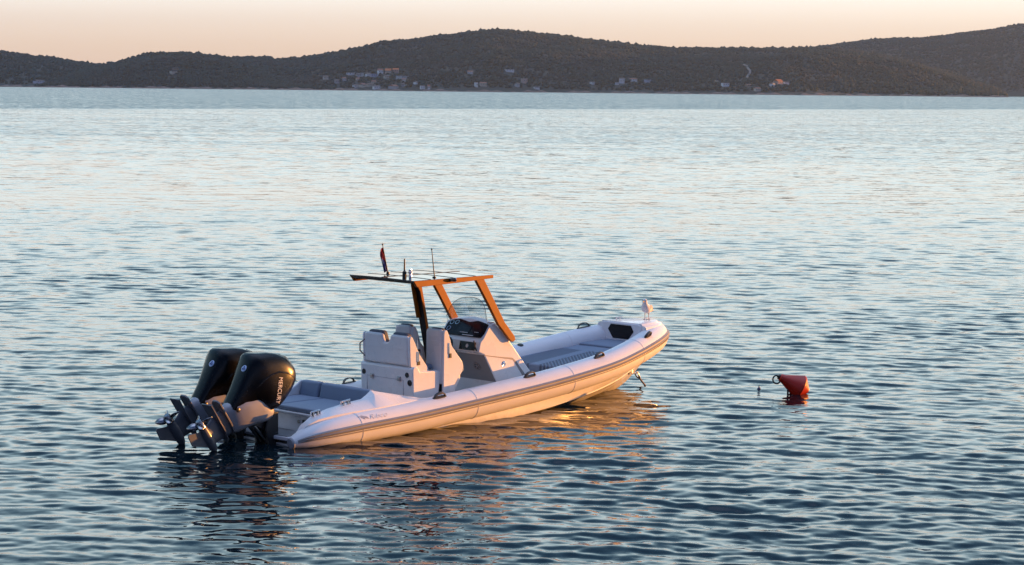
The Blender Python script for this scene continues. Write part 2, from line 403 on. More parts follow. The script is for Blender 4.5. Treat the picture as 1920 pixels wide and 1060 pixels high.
HILLS = [
 ('far_left_hill', Hill([(-500, 60), (-250, 78), (-80, 92), (0, 97), (50, 103), (60, 106), (100, 109), (130, 114), (160, 119), (190, 122), (240, 126), (320, 142), (420, 168), (470, 185)], 3950, 4900, 3)),
 ('left_hill', Hill([(-60, 170), (60, 158), (130, 136), (190, 124), (230, 114), (270, 104), (300, 100), (360, 101), (390, 105), (420, 109), (450, 117), (480, 129), (510, 140), (550, 151), (600, 158), (650, 165), (690, 175)], 3830, 4350, 5)),
 ('middle_hill', Hill([(250, 150), (330, 135), (400, 116), (440, 109), (480, 108), (505, 108), (514, 113), (560, 110), (620, 101), (680, 89), (710, 81), (760, 78), (800, 72), (850, 66), (890, 61), (930, 58), (980, 62), (1050, 69), (1100, 77), (1150, 82), (1200, 88), (1260, 92), (1340, 92), (1420, 92), (1500, 92), (1560, 93), (1600, 97), (1650, 105), (1700, 117), (1760, 134), (1820, 151), (1855, 163), (1880, 176), (1905, 192)], 3880, 5000, 8)),
 ('far_right_hill', Hill([(1250, 150), (1330, 112), (1380, 98), (1420, 94), (1480, 92), (1530, 88), (1570, 83), (1620, 77), (1660, 74), (1720, 73), (1760, 69), (1800, 63), (1850, 57), (1900, 48), (1920, 47), (2000, 40), (2200, 28), (2500, 40)], 5000, 6600, 12)),
]
def mat_ground():
    m, nt, b = newmat('scrub_ground'); setin(b, Roughness=.95)
    g = nt.nodes.new('ShaderNodeNewGeometry')
    n = nt.nodes.new('ShaderNodeTexNoise'); n.inputs['Scale'].default_value = .012; n.inputs['Detail'].default_value = 6; nt.links.new(g.outputs['Position'], n.inputs['Vector'])
    r = nt.nodes.new('ShaderNodeValToRGB'); nt.links.new(n.outputs['Fac'], r.inputs[0])
    r.color_ramp.elements[0].position = .4; r.color_ramp.elements[0].color = (.009, .016, .012, 1)
    r.color_ramp.elements[1].position = .68; r.color_ramp.elements[1].color = (.024, .029, .020, 1)
    nt.links.new(r.outputs[0], b.inputs['Base Color']); return m
GROUND = mat_ground()
def mat_forest():
    m, nt, b = newmat('maquis_forest'); setin(b, Roughness=.9); b.inputs['Specular IOR Level'].default_value = .1
    g = nt.nodes.new('ShaderNodeNewGeometry')
    n = nt.nodes.new('ShaderNodeTexNoise'); n.inputs['Scale'].default_value = .11; n.inputs['Detail'].default_value = 3; nt.links.new(g.outputs['Position'], n.inputs['Vector'])
    n2 = nt.nodes.new('ShaderNodeTexNoise'); n2.inputs['Scale'].default_value = .006; n2.inputs['Detail'].default_value = 3; nt.links.new(g.outputs['Position'], n2.inputs['Vector'])
    r = nt.nodes.new('ShaderNodeValToRGB'); nt.links.new(n.outputs['Fac'], r.inputs[0])
    e = r.color_ramp.elements
    e[0].position = .3; e[0].color = (.010, .022, .017, 1); e[1].position = .7; e[1].color = (.030, .049, .036, 1)
    mx = nt.nodes.new('ShaderNodeMix'); mx.data_type = 'RGBA'; mx.inputs['B'].default_value = (.055, .05, .042, 1)
    mr = nt.nodes.new('ShaderNodeMapRange'); mr.inputs['From Min'].default_value = .5; mr.inputs['From Max'].default_value = .72; mr.inputs['To Max'].default_value = .7
    nt.links.new(n2.outputs['Fac'], mr.inputs['Value']); nt.links.new(mr.outputs['Result'], mx.inputs['Factor'])
    nt.links.new(r.outputs[0], mx.inputs['A']); nt.links.new(mx.outputs['Result'], b.inputs['Base Color']); return m
FOREST = mat_forest()
def grid_obj(name, X, Y, Z, m):
    ny, nx = X.shape; idx = np.arange(ny*nx).reshape(ny, nx)
    q = np.stack([idx[:-1, :-1], idx[:-1, 1:], idx[1:, 1:], idx[1:, :-1]], -1).reshape(-1, 4)
    me = bpy.data.meshes.new(name); co = np.stack([X, Y, Z], -1).reshape(-1, 3).astype(np.float32)
    me.vertices.add(len(co)); me.vertices.foreach_set('co', co.ravel())
    me.loops.add(q.size); me.loops.foreach_set('vertex_index', q.ravel().astype(np.int32))
    me.polygons.add(len(q)); me.polygons.foreach_set('loop_start', np.arange(0, q.size, 4, dtype=np.int32))
    me.polygons.foreach_set('use_smooth', np.ones(len(q), bool)); me.update(); me.materials.append(m)
    o = bpy.data.objects.new(name, me); COL.objects.link(o); return o

for nm, h in HILLS:
    px = np.linspace(h.x[0], h.x[-1], int((h.x[-1]-h.x[0])/4)); t = np.concatenate([np.linspace(0, 1, 60), [1.1, 1.25, 1.5, 1.7]])
    P, T = np.meshgrid(px, t); X, Y, Z = h.surf(P, T)
    tag(grid_obj(nm, X, Y, Z, GROUND), kind='structure')

# houses on the far shore: pixel x, pixel y of the foot, width, wall height, roof height (all in pixels), wall, roof, which hill, label
MIDH = HILLS[2][1]; LFT = HILLS[1][1]; FLH = HILLS[0][1]
def on_hill(h, px, py):
    best = None
    ts = np.linspace(0, 1, 500); X, D, Z = h.surf(np.full(500, float(px)), ts)
    yy = hor(px)-(Z-H)*F/D
    i = int(np.argmin(np.abs(yy-py))); return Vector((X[i], D[i], Z[i]))
WALLS = {'w': mat('white_render', (.88, .88, .88), .8, scale=.3), 'c': mat('cream_render', (.68, .60, .49), .8, scale=.3), 'g': mat('grey_render', (.50, .50, .53), .8, scale=.3),
         'p': mat('pink_render', (.60, .42, .36), .8, scale=.3), 'b': mat('bluish_render', (.48, .52, .66), .8, scale=.3), 't': mat('tan_stone', (.34, .25, .19), .9, scale=.3)}
ROOFS = {'o': mat('orange_roof_tiles', (.55, .17, .06), .85, scale=.5), 'r': mat('faded_red_roof_tiles', (.30, .14, .10), .85, scale=.5), 'd': mat('dull_brown_roof', (.14, .11, .10), .85, scale=.5), 'f': mat('pale_flat_roof', (.42, .41, .41), .85, scale=.5)}
G1 = 'village houses on the far shore below the middle hill'
HOUSES = [
 (608,149,9,4,2,'c','d',MIDH,'cream house at the far left end of the village, on the slope'),
 (629,156,9,4,2,'g','d',MIDH,'grey house low on the slope at the left end of the village, beside dark trees'),
 (642,152,7,4,2,'g','r',MIDH,'small grey house between the cream house and the long low white building'),
 (655,140,15,2,1,'w','f',MIDH,'long low whitish building at the upper left of the village'),
 (669,145,8,4,2,'g','d',MIDH,'greyish house left of the bright white village house'),
 (668,151,6,2,2,'c','r',MIDH,'tiny cream house below the bright white village house'),
 (674,144,9,5,1,'w','f',MIDH,'bright white boxy house left of the bluish house in the village'),
 (688,144,9,4,2,'w','d',MIDH,'second bright white house, touching the bluish house in the village'),
 (700,144,11,4,1,'b','f',MIDH,'bluish house under the orange roofed house in the village'),
 (710,138,9,5,3,'w','r',MIDH,'white gabled house topmost in the village, left of the orange roof'),
 (725,137,11,3,4,'c','o',MIDH,'house with the largest bright orange roof at the top of the village'),
 (739,136,11,4,3,'p','o',MIDH,'pinkish house with orange roof at the right of the large orange roof'),
 (722,147,9,3,2,'c','d',MIDH,'small cream house beneath the two orange roofs'),
 (751,148,17,4,1,'g','f',MIDH,'wide grey flat roofed building at the right of the orange roofs'),
 (754,153,6,3,2,'w','r',MIDH,'small white house under the wide grey flat roofed building'),
 (698,157,8,3,2,'c','r',MIDH,'beige house in the middle of the village, above the waterfront row'),
 (664,164,9,3,2,'w','d',MIDH,'pale house at the left end of the waterfront row'),
 (677,164,10,4,3,'c','r',MIDH,'cream house with red roof, second along the waterfront row'),
 (689,162,10,3,2,'c','d',MIDH,'yellowish cream house, third along the waterfront row'),
 (703,167,12,4,2,'w','d',MIDH,'white house at the right end of the waterfront row, close to the water'),
 (735,166,13,3,3,'g','r',MIDH,'grey house standing alone on the shore right of the waterfront row'),
 (753,162,5,3,2,'g','d',MIDH,'tiny grey house on the slope right of the lone shore house'),
 (776,158,4,3,2,'w','d',MIDH,'tiny white cottage above the shore right of the village'),
 (789,167,8,5,1,'w','f',MIDH,'pale two storey house on the shore below the middle hill summit'),
 (801,167,5,4,3,'w','r',MIDH,'narrow white house with red roof beside the pale two storey shore house'),
 (878,138,10,2,2,'w','r',MIDH,'small white house with pink roof alone high on the slope below the summit'),
 (951,134,15,2,1,'w','f',MIDH,'long thin white building alone high on the slope, right of the summit'),
 (889,163,3,7,1,'w','f',MIDH,'narrow white tower like house near the shore below the summit'),
 (902,161,12,4,2,'c','r',MIDH,'beige house right beside the narrow white tower like house'),
 (979,156,8,7,1,'p','f',MIDH,'square pink block of a house right of the summit'),
 (966,163,6,5,2,'g','d',MIDH,'grey house just left of and below the square pink house'),
 (1002,167,9,3,1,'w','f',MIDH,'low white hut at the shore right of the square pink house'),
 (1106,158,6,3,1,'w','f',MIDH,'tiny cream white hut alone left of the white pair'),
 (1152,159,7,3,1,'w','f',MIDH,'small white annexe left of and below the tall white house'),
 (1161,156,10,7,2,'w','d',MIDH,'tall bright white house with dark window standing in the trees'),
 (1182,153,13,3,2,'w','r',MIDH,'wide white house right of the tall bright white house'),
 (1209,155,9,4,1,'b','f',MIDH,'bluish white house at the right end of the four white houses'),
 (1338,154,4,2,1,'c','f',MIDH,'tiny pale hut up left of the white gabled house by the pale track'),
 (1354,162,12,5,3,'w','f',MIDH,'white gabled house left of the foot of the pale track'),
 (1374,166,5,2,1,'t','f',MIDH,'tiny tan hut near the water between two larger houses'),
 (1397,163,8,3,1,'t','r',MIDH,'tan house under the lower end of the pale track'),
 (1414,171,10,4,2,'c','r',MIDH,'cream house close to the water below the pale track'),
 (1442,162,6,4,2,'w','d',MIDH,'small white house left of the terracotta house on the right'),
 (1453,158,12,4,4,'p','o',MIDH,'terracotta house with big warm roof at the right group'),
 (1468,158,8,3,2,'w','f',MIDH,'bright white house at the right end of all the shore houses'),
 (325,137,13,2,1,'c','f',LFT,'pale terrace house alone on the left hill'),
 (327,131,10,2,1,'t','f',LFT,'tan house just above the pale terrace house on the left hill'),
 (72,156,15,3,2,'b','d',FLH,'dim bluish house near the water at the far left'),
]
hx = []
for (px, py, wp, hp, rp, wk, rk, hl, lab) in HOUSES:
    p = on_hill(hl, px, py); k = p.y/F
    W, hh_, rh = wp*k, hp*k+1.0, rp*k; D2 = W*.35+2.5
    hx.append((p.x, p.y, W))
    e = empty('house', p, R(random.uniform(-5, 50)))
    tag(e, lab, 'house', G1 if hl is MIDH else None)
    mb = MB(); mb.box(-W/2, W/2, -D2, D2, -4, hh_)
    for fx in (-.3, 0, .3): pass
    mb.build('wall', WALLS[wk], e, smooth=0)
    mb = MB(); o_ = .4
    if rk == 'f': mb.box(-W/2-o_, W/2+o_, -D2-o_, D2+o_, hh_+.02, hh_+.6)
    else: mb.loft([[(sx_*(W/2+o_), -D2-o_, hh_+.01), (sx_*(W/2+o_), 0, hh_+rh), (sx_*(W/2+o_), D2+o_, hh_+.01)] for sx_ in (-1, 1)])
    mb.build('roof', ROOFS[rk], e, smooth=0)
    for q in range(2 if wp < 9 else 3):
        wx = W*((q+.5)/(2 if wp < 9 else 3)-.5)
        mb = MB(); mb.box(wx-.6, wx+.6, -D2-.03, -D2+.1, hh_*.45, hh_*.45+1.5); mb.build('window', PANEL, e, smooth=0)
# pale track climbing the hillside
pts = [(1388, 126), (1393, 128), (1396, 133), (1400, 137), (1400, 142), (1397, 146), (1394, 151)]
mb = MB(); prs = [on_hill(MIDH, *p) for p in pts]
mb.loft([[p+Vector((-2, 0, 3.2)), p+Vector((2, 0, 3.2)), p+Vector((2, 2, 5.5)), p+Vector((-2, 2, 5.5))] for p in prs])
tag(mb.build('hillside_track', mat('pale_dirt_track', (.17, .16, .155), .9, scale=.3), smooth=0), kind='structure')
# rocky shore strip
mb = MB(); SH = mat('reddish_shore_rock', (.20, .125, .10), .95, scale=.08, var=.5)
for nm, h in HILLS[:3]:
    px = np.linspace(h.x[0], h.x[-1], 260); X, Y, Z = h.surf(px, np.zeros_like(px))
    rings = []
    for i in range(len(px)):
        if h.top(px[i:i+1])[0] < 2: continue
        hh_ = max(.4, 1.5+1.0*math.sin(px[i]*.071)+.9*math.sin(px[i]*.23+1)+random.uniform(-.4, .4)); rings.append([(X[i], Y[i]-14, -1), (X[i], Y[i]-9, hh_*.7), (X[i], Y[i]+2, hh_), (X[i], Y[i]+25, hh_+1), (X[i], Y[i]+25, -1)])
    mb.loft(rings)
tag(mb.build('rocky_shore', SH, smooth=0), kind='structure')

# the wood that covers the hills: one mass of crowns
def build_forest():
    bm = bmesh.new(); bmesh.ops.create_icosphere(bm, subdivisions=1, radius=1); bm.verts.ensure_lookup_table()
    bv = np.array([v.co[:] for v in bm.verts]); bf = np.array([[v.index for v in f.verts] for f in bm.faces]); bm.free()
    allv, allf = [], []; off = 0
    hxa = np.array(hx)
    for (nm, h), n in zip(HILLS, (16000, 18000, 52000, 42000)):
        px = rng.uniform(h.x[0]+10, h.x[-1]-10, n); t = rng.uniform(0.015, 1.0, n)**.8
        nr = n//7                       # a denser row along the ridge, seen against the sky
        t[:nr] = rng.uniform(.97, 1.015, nr)
        X, Y, Z = h.surf(px, t)
        keep = (Z > .5) & (h.top(px) > 4)
        clr = vnoise(X, Y, 77, 4, 300.)
        keep &= (clr < .75) | (rng.uniform(0, 1, n) < .35)
        for a, b_, W in hxa:
            keep &= ~((np.abs(X-a) < W*.62+2) & (Y < b_+8) & (Y > b_-45) & (rng.uniform(0, 1, n) < .93))
        X, Y, Z, t = X[keep], Y[keep], Z[keep], t[keep]; n = len(X)
        r = np.clip(np.exp(rng.normal(np.log(2.7), .38, n)), 1.2, 4.4)*np.where(t > .96, 1.0, 1.)
        r = np.where((t > .96) & (rng.uniform(0, 1, n) < .16), r*1.45, r)
        el_ = rng.uniform(.65, 1.05, n)
        jit = 1+rng.uniform(-.22, .22, (n, len(bv), 1))
        v = bv[None]*jit*np.stack([r, r, r*el_], -1)[:, None, :]
        v = v+np.stack([X, Y, Z+r*el_*.55], -1)[:, None, :]
        allv.append(v.reshape(-1, 3)); f = (bf[None]+(np.arange(n)*len(bv))[:, None, None]).reshape(-1, 3)+off
        allf.append(f); off += n*len(bv)
    v = np.concatenate(allv).astype(np.float32); f = np.concatenate(allf).astype(np.int32)
    me = bpy.data.meshes.new('hillside_forest'); me.vertices.add(len(v)); me.vertices.foreach_set('co', v.ravel())
    me.loops.add(f.size); me.loops.foreach_set('vertex_index', f.ravel()); me.polygons.add(len(f)); me.polygons.foreach_set('loop_start', np.arange(0, f.size, 3, dtype=np.int32))
    me.update(); me.materials.append(FOREST)
    o = bpy.data.objects.new('hillside_forest', me); COL.objects.link(o)
    tag(o, 'dark evergreen wood covering the hills across the water', 'forest', kind='stuff')
build_forest()

# haze
mb = MB(); mb.box(-9500, 9500, -3500, 9500, -4, 300)
hz = mb.build('haze', [], smooth=0)
hm = bpy.data.materials.new('haze'); hm.use_nodes = True; nt = hm.node_tree; nt.nodes.remove(nt.nodes['Principled BSDF'])
pv = nt.nodes.new('ShaderNodeVolumePrincipled'); pv.inputs['Color'].default_value = (.42, .62, .90, 1); pv.inputs['Density'].default_value = 3.2e-5; pv.inputs['Anisotropy'].default_value = .35
nt.links.new(pv.outputs[0], nt.nodes['Material Output'].inputs['Volume']); hz.data.materials.append(hm); tag(hz, kind='stuff')
hz['label'] = 'thin evening haze over the water'; hz['category'] = 'haze'

# ================================================================== BOAT
boat = empty('inflatable_boat', (BX, BY, 0), math.pi/2-TH)
tag(boat, 'white inflatable motorboat with orange framed sunroof and two tilted black outboards', 'boat')

# ---- tube path: (x, y half, z, r)
TP = [(-.30, .95, .085, .085), (-.10, .965, .12, .15), (.15, .985, .145, .2), (.45, 1.0, .165, .235), (.9, 1.015, .19, .25), (2, 1.02, .235, .25), (3, 1.02, .30, .25), (4, 1.02, .37, .25),
      (5, 1.01, .445, .25), (6, .985, .54, .25), (6.8, .925, .635, .25), (7.5, .80, .745, .25), (8.0, .665, .825, .25), (8.45, .485, .885, .248), (8.8, .275, .915, .245), (9.0, .10, .925, .242), (9.03, 0, .926, .242)]
TP = [(x, y, z, r*.965) for x, y, z, r in TP]
TS = [0.]
for a, b in zip(TP[:-1], TP[1:]): TS.append(TS[-1]+math.dist(a[:3], b[:3]))
full = [(x, -y, z, r) for x, y, z, r in TP]+[(x, y, z, r) for x, y, z, r in TP[-2::-1]]
FS = TS+[2*TS[-1]-s for s in TS[-2::-1]]
def tube_frame(s):
    c = interp(FS, full, s); e = 1e-3
    d = (interp(FS, full, min(s+e, FS[-1]))-interp(FS, full, max(s-e, 0)))[:3]
    t = Vector(d).normalized(); up = Vector((0, 0, 1))
    n = t.cross(up).normalized()            # starboard side: outward
    u = n.cross(t).normalized()
    return Vector(c[:3]), c[3], t, n, u
def tube_pt(s, a, off=0):
    c, r, t, n, u = tube_frame(s)
    return c+(n*math.cos(a)+u*math.sin(a))*(r+off)
def s_at_x(x, port=False):
    s = float(np.interp(x, [p[0] for p in TP], TS))
    return FS[-1]-s if port else s
ss = np.concatenate([np.linspace(0, 1.2, 14), np.linspace(1.2, TS[-2], 46)[1:], np.linspace(TS[-2], TS[-1], 5)[1:]])
ss = list(ss)+[FS[-1]-s for s in ss[-2::-1]]
mb = MB(); rings = []
for s in ss:
    c, r, t, n, u = tube_frame(s); rings.append([c+(n*math.cos(a)+u*math.sin(a))*r for a in np.linspace(0, 2*math.pi, 40, endpoint=False)])
mb.loft(rings)
# overlapped fabric joints
for s0 in (s_at_x(.86), s_at_x(3.3), s_at_x(5.6), s_at_x(7.6), s_at_x(7.6, True), s_at_x(5.6, True), s_at_x(3.3, True)):
    mb.loft([[tube_pt(s0+d, a, o_) for a in np.linspace(0, 2*math.pi, 40, endpoint=False)] for d, o_ in ((0, -.002), (.003, .004), (.03, .004), (.033, -.002))])
tube_o = mb.build('inflatable_tube', TUBE, boat, smooth=50)

for e_, d_ in ((0, -1), (FS[-1], 1)):
    c, r, t, n, u = tube_frame(e_); mb = MB(); mb.lathe([(-.03, r+.004), (.0, r+.006), (.02, r*.9), (.028, 0)], c, t*d_, 24); mb.build('tube_end_cap', mat('pale_grey_rubber', (.36, .37, .40), .5), boat)
# ---- rub strake: a wide ribbed band with a thin dark lower bead
def band(a0, a1, off, s0, s1, prof):
    mb = MB(); rings = []
    for s in np.linspace(s0, s1, 150):
        e = min(1, (s-s0)/.12, (s1-s)/.12); e = max(e, .02)
        c, r, t, n, u = tube_frame(s); k = min(1, r/.25)
        rings.append([tube_pt(s, a0+(a1-a0)*f, (o_*e if o_ > 0 else o_)*off) for f, o_ in prof])
    mb.loft(rings); return mb
s0, s1 = .06, FS[-1]-.06
band(R(2), R(25), .03, s0, s1, [(0, -.3), (.03, .45), (.2, .55), (.3, 1), (.45, .65), (.58, .65), (.7, 1), (.82, .55), (.97, .4), (1, -.3)]).build('rub_strake', STRAKE, boat, smooth=50)
band(R(-5), R(.5), .016, s0, s1, [(0, -.3), (.2, 1), (.8, 1), (1, -.3)]).build('rubbing_bead', mat('brown_grey_bead', (.30, .27, .25), .5), boat, smooth=50)

# ---- hull
HS = [  # x, keel z, chine y, chine z, rail y, rail z, top y, top z
 (-.25, -.40, .80, -.12, .84, -.10, .86, .05), (1.5, -.44, .98, -.14, 1.02, -.11, .98, .05), (3.5, -.44, .98, -.08, 1.02, -.05, .98, .12), (5.0, -.42, .93, .02, .97, .05, .96, .24),
 (6.0, -.36, .82, .10, .86, .13, .92, .34), (6.8, -.26, .67, .17, .71, .20, .85, .43), (7.5, -.12, .48, .25, .52, .28, .72, .55), (8.0, -.02, .31, .325, .345, .35, .57, .64),
 (8.4, .15, .17, .40, .20, .425, .40, .71), (8.7, .36, .07, .475, .10, .50, .24, .75), (8.95, .50, .02, .56, .035, .58, .10, .78), (9.12, .60, .004, .64, .01, .66, .03, .80)]
hx_ = [h_[0] for h_ in HS]; rings = []
for x in np.linspace(-.25, 9.12, 48):
    k = interp(hx_, HS, x); kz, cy, cz, ry, rz_, ty, tz = [float(v) for v in k[1:]]
    mid1 = (cy*.34, kz+(cz-kz)*.36); mid1b = (cy*.37, kz+(cz-kz)*.36+.0); mid2 = (cy*.68, kz+(cz-kz)*.68)
    half = [(0.0, kz), (cy*.33, kz+(cz-kz)*.33), (cy*.38, kz+(cz-kz)*.33+.004), (cy*.66, kz+(cz-kz)*.66-.01), (cy*.72, kz+(cz-kz)*.66-.004), (cy, cz), (ry, rz_-.018), (ry, rz_), (ry*.2+ty*.8, rz_*.4+tz*.6), (ty, tz)]
    rings.append([(x, -y, z) for y, z in half]+[(x, y, z) for y, z in half[:0:-1]])
mb = MB(); mb.loft(rings)
mb.build('hull', HULLM, boat, smooth=28)

# ---- floor, platform
mb = MB(); mb.prism_z([(-.24, -.80), (5.6, -.80), (5.6, .80), (-.24, .80)], .09, .125); mb.build('deck', DECK, boat, smooth=0)
for sg in (-1, 1):
    mb = MB(); mb.prism_z([(-.30, sg*.42), (-.27, sg*.86), (.2, sg*.88), (.2, sg*.42)], .10, .158); mb.build('swim_platform', GEL, boat, bevel=.012)
    mb = MB(); mb.prism_z([(-.27, sg*.46), (-.25, sg*.80), (.34, sg*.80), (.34, sg*.46)], .159, .168); mb.build('platform_mat', DECK, boat, smooth=0)

# ---- stern side mouldings
cx = [-.17, -.04, .19, .5, .85, 1.2, 1.30, 1.40, 1.7, 2.05, 2.36, 2.44]
ci = [.86, .845, .83, .82, .81, .80, .80, .80, .80, .80, .82, .86]      # inner edge
ct = [.19, .32, .44, .51, .555, .585, .635, .70, .635, .56, .50, .47]      # crest height
co_ = [.96, .985, 1.0, 1.03, 1.05, 1.055, 1.06, 1.06, 1.05, 1.03, 1.0, .95]    # outer edge on the tube
cz = [.15, .30, .375, .41, .428, .434, .438, .442, .454, .466, .478, .48]
for sg in (-1, 1):
    rings = []
    for i in range(len(cx)):
        yi, zt, yo, zo = ci[i], ct[i], co_[i], cz[i]
        ym = yi*.6+yo*.4
        rings.append([(cx[i], sg*yi, .08), (cx[i], sg*yi, zt-.015), (cx[i], sg*(yi+.015), zt), (cx[i], sg*ym, zt-.012 if cx[i] < 1.25 else zt*.8+zo*.2), (cx[i], sg*yo, zo+.022), (cx[i], sg*yo, zo-.04), (cx[i], sg*(yo-.08), .1)])
    mb = MB(); mb.loft(rings); mb.build('side_moulding', GEL, boat, smooth=40, bevel=.008)
    for x, z in ((.22, .452), (.82, .55)):
        mb = MB(); y = sg*.895
        mb.tube([(x-.09, y, z-.02+(.02 if x > .5 else 0)), (x-.085, y, z+.045), (x+.085, y, z+.065), (x+.09, y, z)], .013, 8); mb.box(x-.055, x-.03, y-.012, y+.012, z-.02, z+.045); mb.box(x+.03, x+.055, y-.012, y+.012, z-.02, z+.055)
        mb.build('cleat', CHROME, boat)

# ---- stern sunbed
mb = MB(); mb.prism_y([(.36, .12), (.40, .36), (.36, .365), (.36, .40), (1.46, .40), (1.46, .12)], -.79, .79); base = mb.build('sunbed_base', GEL, boat, bevel=.01)
for y0, y1 in ((-.775, .20), (.235, .775)):
    mb = MB(); mb.box(.40, 1.36, y0, y1, .402, .475); mb.build('sunbed_cushion', PAD, boat, bevel=.025, seg=3)
for y0, y1 in ((-.80, .31), (.36, .79)):
    mb = MB(); mb.prism_y([(1.33, .475), (1.385, .70), (1.50, .70), (1.50, .41), (1.34, .41)], y0, y1); mb.build('sunbed_backrest', PAD, boat, bevel=.03, seg=3)
mb = MB(); mb.prism_y([(1.455, .12), (1.46, .66), (1.56, .62), (1.58, .12)], -.79, .79); mb.build('sunbed_back_panel', GEL, boat, bevel=.015)
def disc(o, ax, r, name, m, parent, d=.012, prof=None):
    mb = MB(); mb.lathe(prof or [(0, r), (d*.7, r), (d, r*.85), (d, 0)], o, ax, 20); return mb.build(name, m, parent)
disc((.382, -.33, .27), (-1, 0, .15), .03, 'transom_fitting', STEEL, base)
disc((.375, -.74, .27), (-1, 0, .15), .048, 'transom_fitting', BLACK, base)
mb = MB(); mb.box(.366, .40, -.56, -.42, .24, .305); mb.build('transom_vent', BLACK, base, bevel=.005)

# ---- rear bench with storage module
YC = -.0
mb = MB(); mb.prism_y([(2.52, .12), (2.49, .90), (2.52, .935), (2.60, .935), (2.66, .85), (3.10, .835), (3.12, .80), (3.02, .12)], -.60, .62)
bench = mb.build('rear_bench', GEL, boat, bevel=.03, seg=3)
# back shell, two humps (y,z), leaning slightly
def back_outline(humps, z0, zt, zv, r=.06):
    pts = []
    ys = humps
    pts.append((ys[0][0], z0))
    for i, (a, b) in enumerate(ys):
        zb = zv if i else z0+.1
        pts += [(a+r-r*math.cos(q), zt-r+r*math.sin(q)) for q in np.linspace(0, math.pi/2, 7)]+[(b-r+r*math.sin(q), zt-r+r*math.cos(q)) for q in np.linspace(0, math.pi/2, 7)]
        if i < len(ys)-1: pts += [(b+.03, zv+.02), (b+.07, zv), (ys[i+1][0]-.03, zv)]
    pts.append((ys[-1][1], z0)); return pts
def lean_prism(outline, x0, x1, lean, z0):
    mb = MB(); mb.loft([[(x0+lean*(z-z0), y, z) for y, z in outline], [(x1+lean*(z-z0), y, z) for y, z in outline]]); return mb
ol = back_outline([(-.50, -.09), (.085, .51)], .94, 1.42, 1.285)
lean_prism(ol, 2.48, 2.56, -.03, .94).build('bench_back', GEL, bench, bevel=.03, seg=4)
ol2 = back_outline([(-.455, -.10), (.095, .465)], .94, 1.455, 1.30)
lean_prism(ol2, 2.562, 2.66, -.10, .94).build('back_cushion', PADD, bench, bevel=.025, seg=3)
mb = MB(); mb.box(2.67, 3.08, -.45, .46, .845, .93); mb.build('seat_cushion', PAD, bench, bevel=.03, seg=3)
WP = [(2.49, .945), (2.47, 1.36), (2.485, 1.41), (2.53, 1.415), (2.60, 1.30), (2.68, 1.14), (2.86, .92), (2.90, .86), (2.86, .78), (2.74, .735), (2.62, .78)]
for y0, y1 in ((-.548, -.502), (.512, .558)):
    mb = MB(); mb.prism_y(WP, y0, y1); mb.build('side_wing', GEL, bench, bevel=.012, seg=2)
# fittings on the back of the module
for y, z in ((.54, .765), (-.47, .80)): disc((2.50, y, z), (-1, 0, 0), .042, 'round_vent', BLACK, bench, prof=[(-.02, .042), (.012, .042), (.018, .034), (.01, .026), (.01, 0)])
disc((2.505, -.53, .68), (-1, 0, 0), .05, 'stern_speaker', BLACK, bench, prof=[(-.02, .05), (.014, .05), (.02, .04), (.008, .032), (.014, .012), (.014, 0)])
for y in (.345, -.29):
    mb = MB(); mb.box(2.475, 2.51, y-.038, y+.038, .675+(.345-y)*.02, .75+(.345-y)*.02); mb.box(2.465, 2.476, y-.022, y+.022, .69+(.345-y)*.02, .735+(.345-y)*.02); mb.build('locker_latch', STEEL, bench, bevel=.004)
mb = MB(); mb.box(2.494, 2.512, -.38, .47, .708, .714); mb.box(2.497, 2.515, .466, .472, .14, .71); mb.box(2.497, 2.515, -.386, -.38, .14, .71); mb.build('locker_seam', INK, bench, smooth=0)
mb = MB(); mb.box(2.468, 2.49, -.46, -.12, 1.205, 1.212); mb.box(2.468, 2.49, .12, .48, 1.205, 1.212); mb.build('stitched_seam', TUBE, bench, smooth=0)
mb = MB(); mb.box(2.62, 2.68, -.552, -.546, 1.0, 1.17); mb.build('wing_slot', CHROME, bench, bevel=.003)
mb = MB(); mb.box(2.64, 2.70, -.556, -.546, .95, 1.01); mb.build('wing_latch', BLACK, bench, bevel=.003)
mb = MB(); mb.tube([(2.49, .50, 1.30), (2.46, .60, 1.22), (2.46, .60, 1.10), (2.49, .51, 1.02)], .012, 8); mb.build('grab_loop', ROPE, bench)

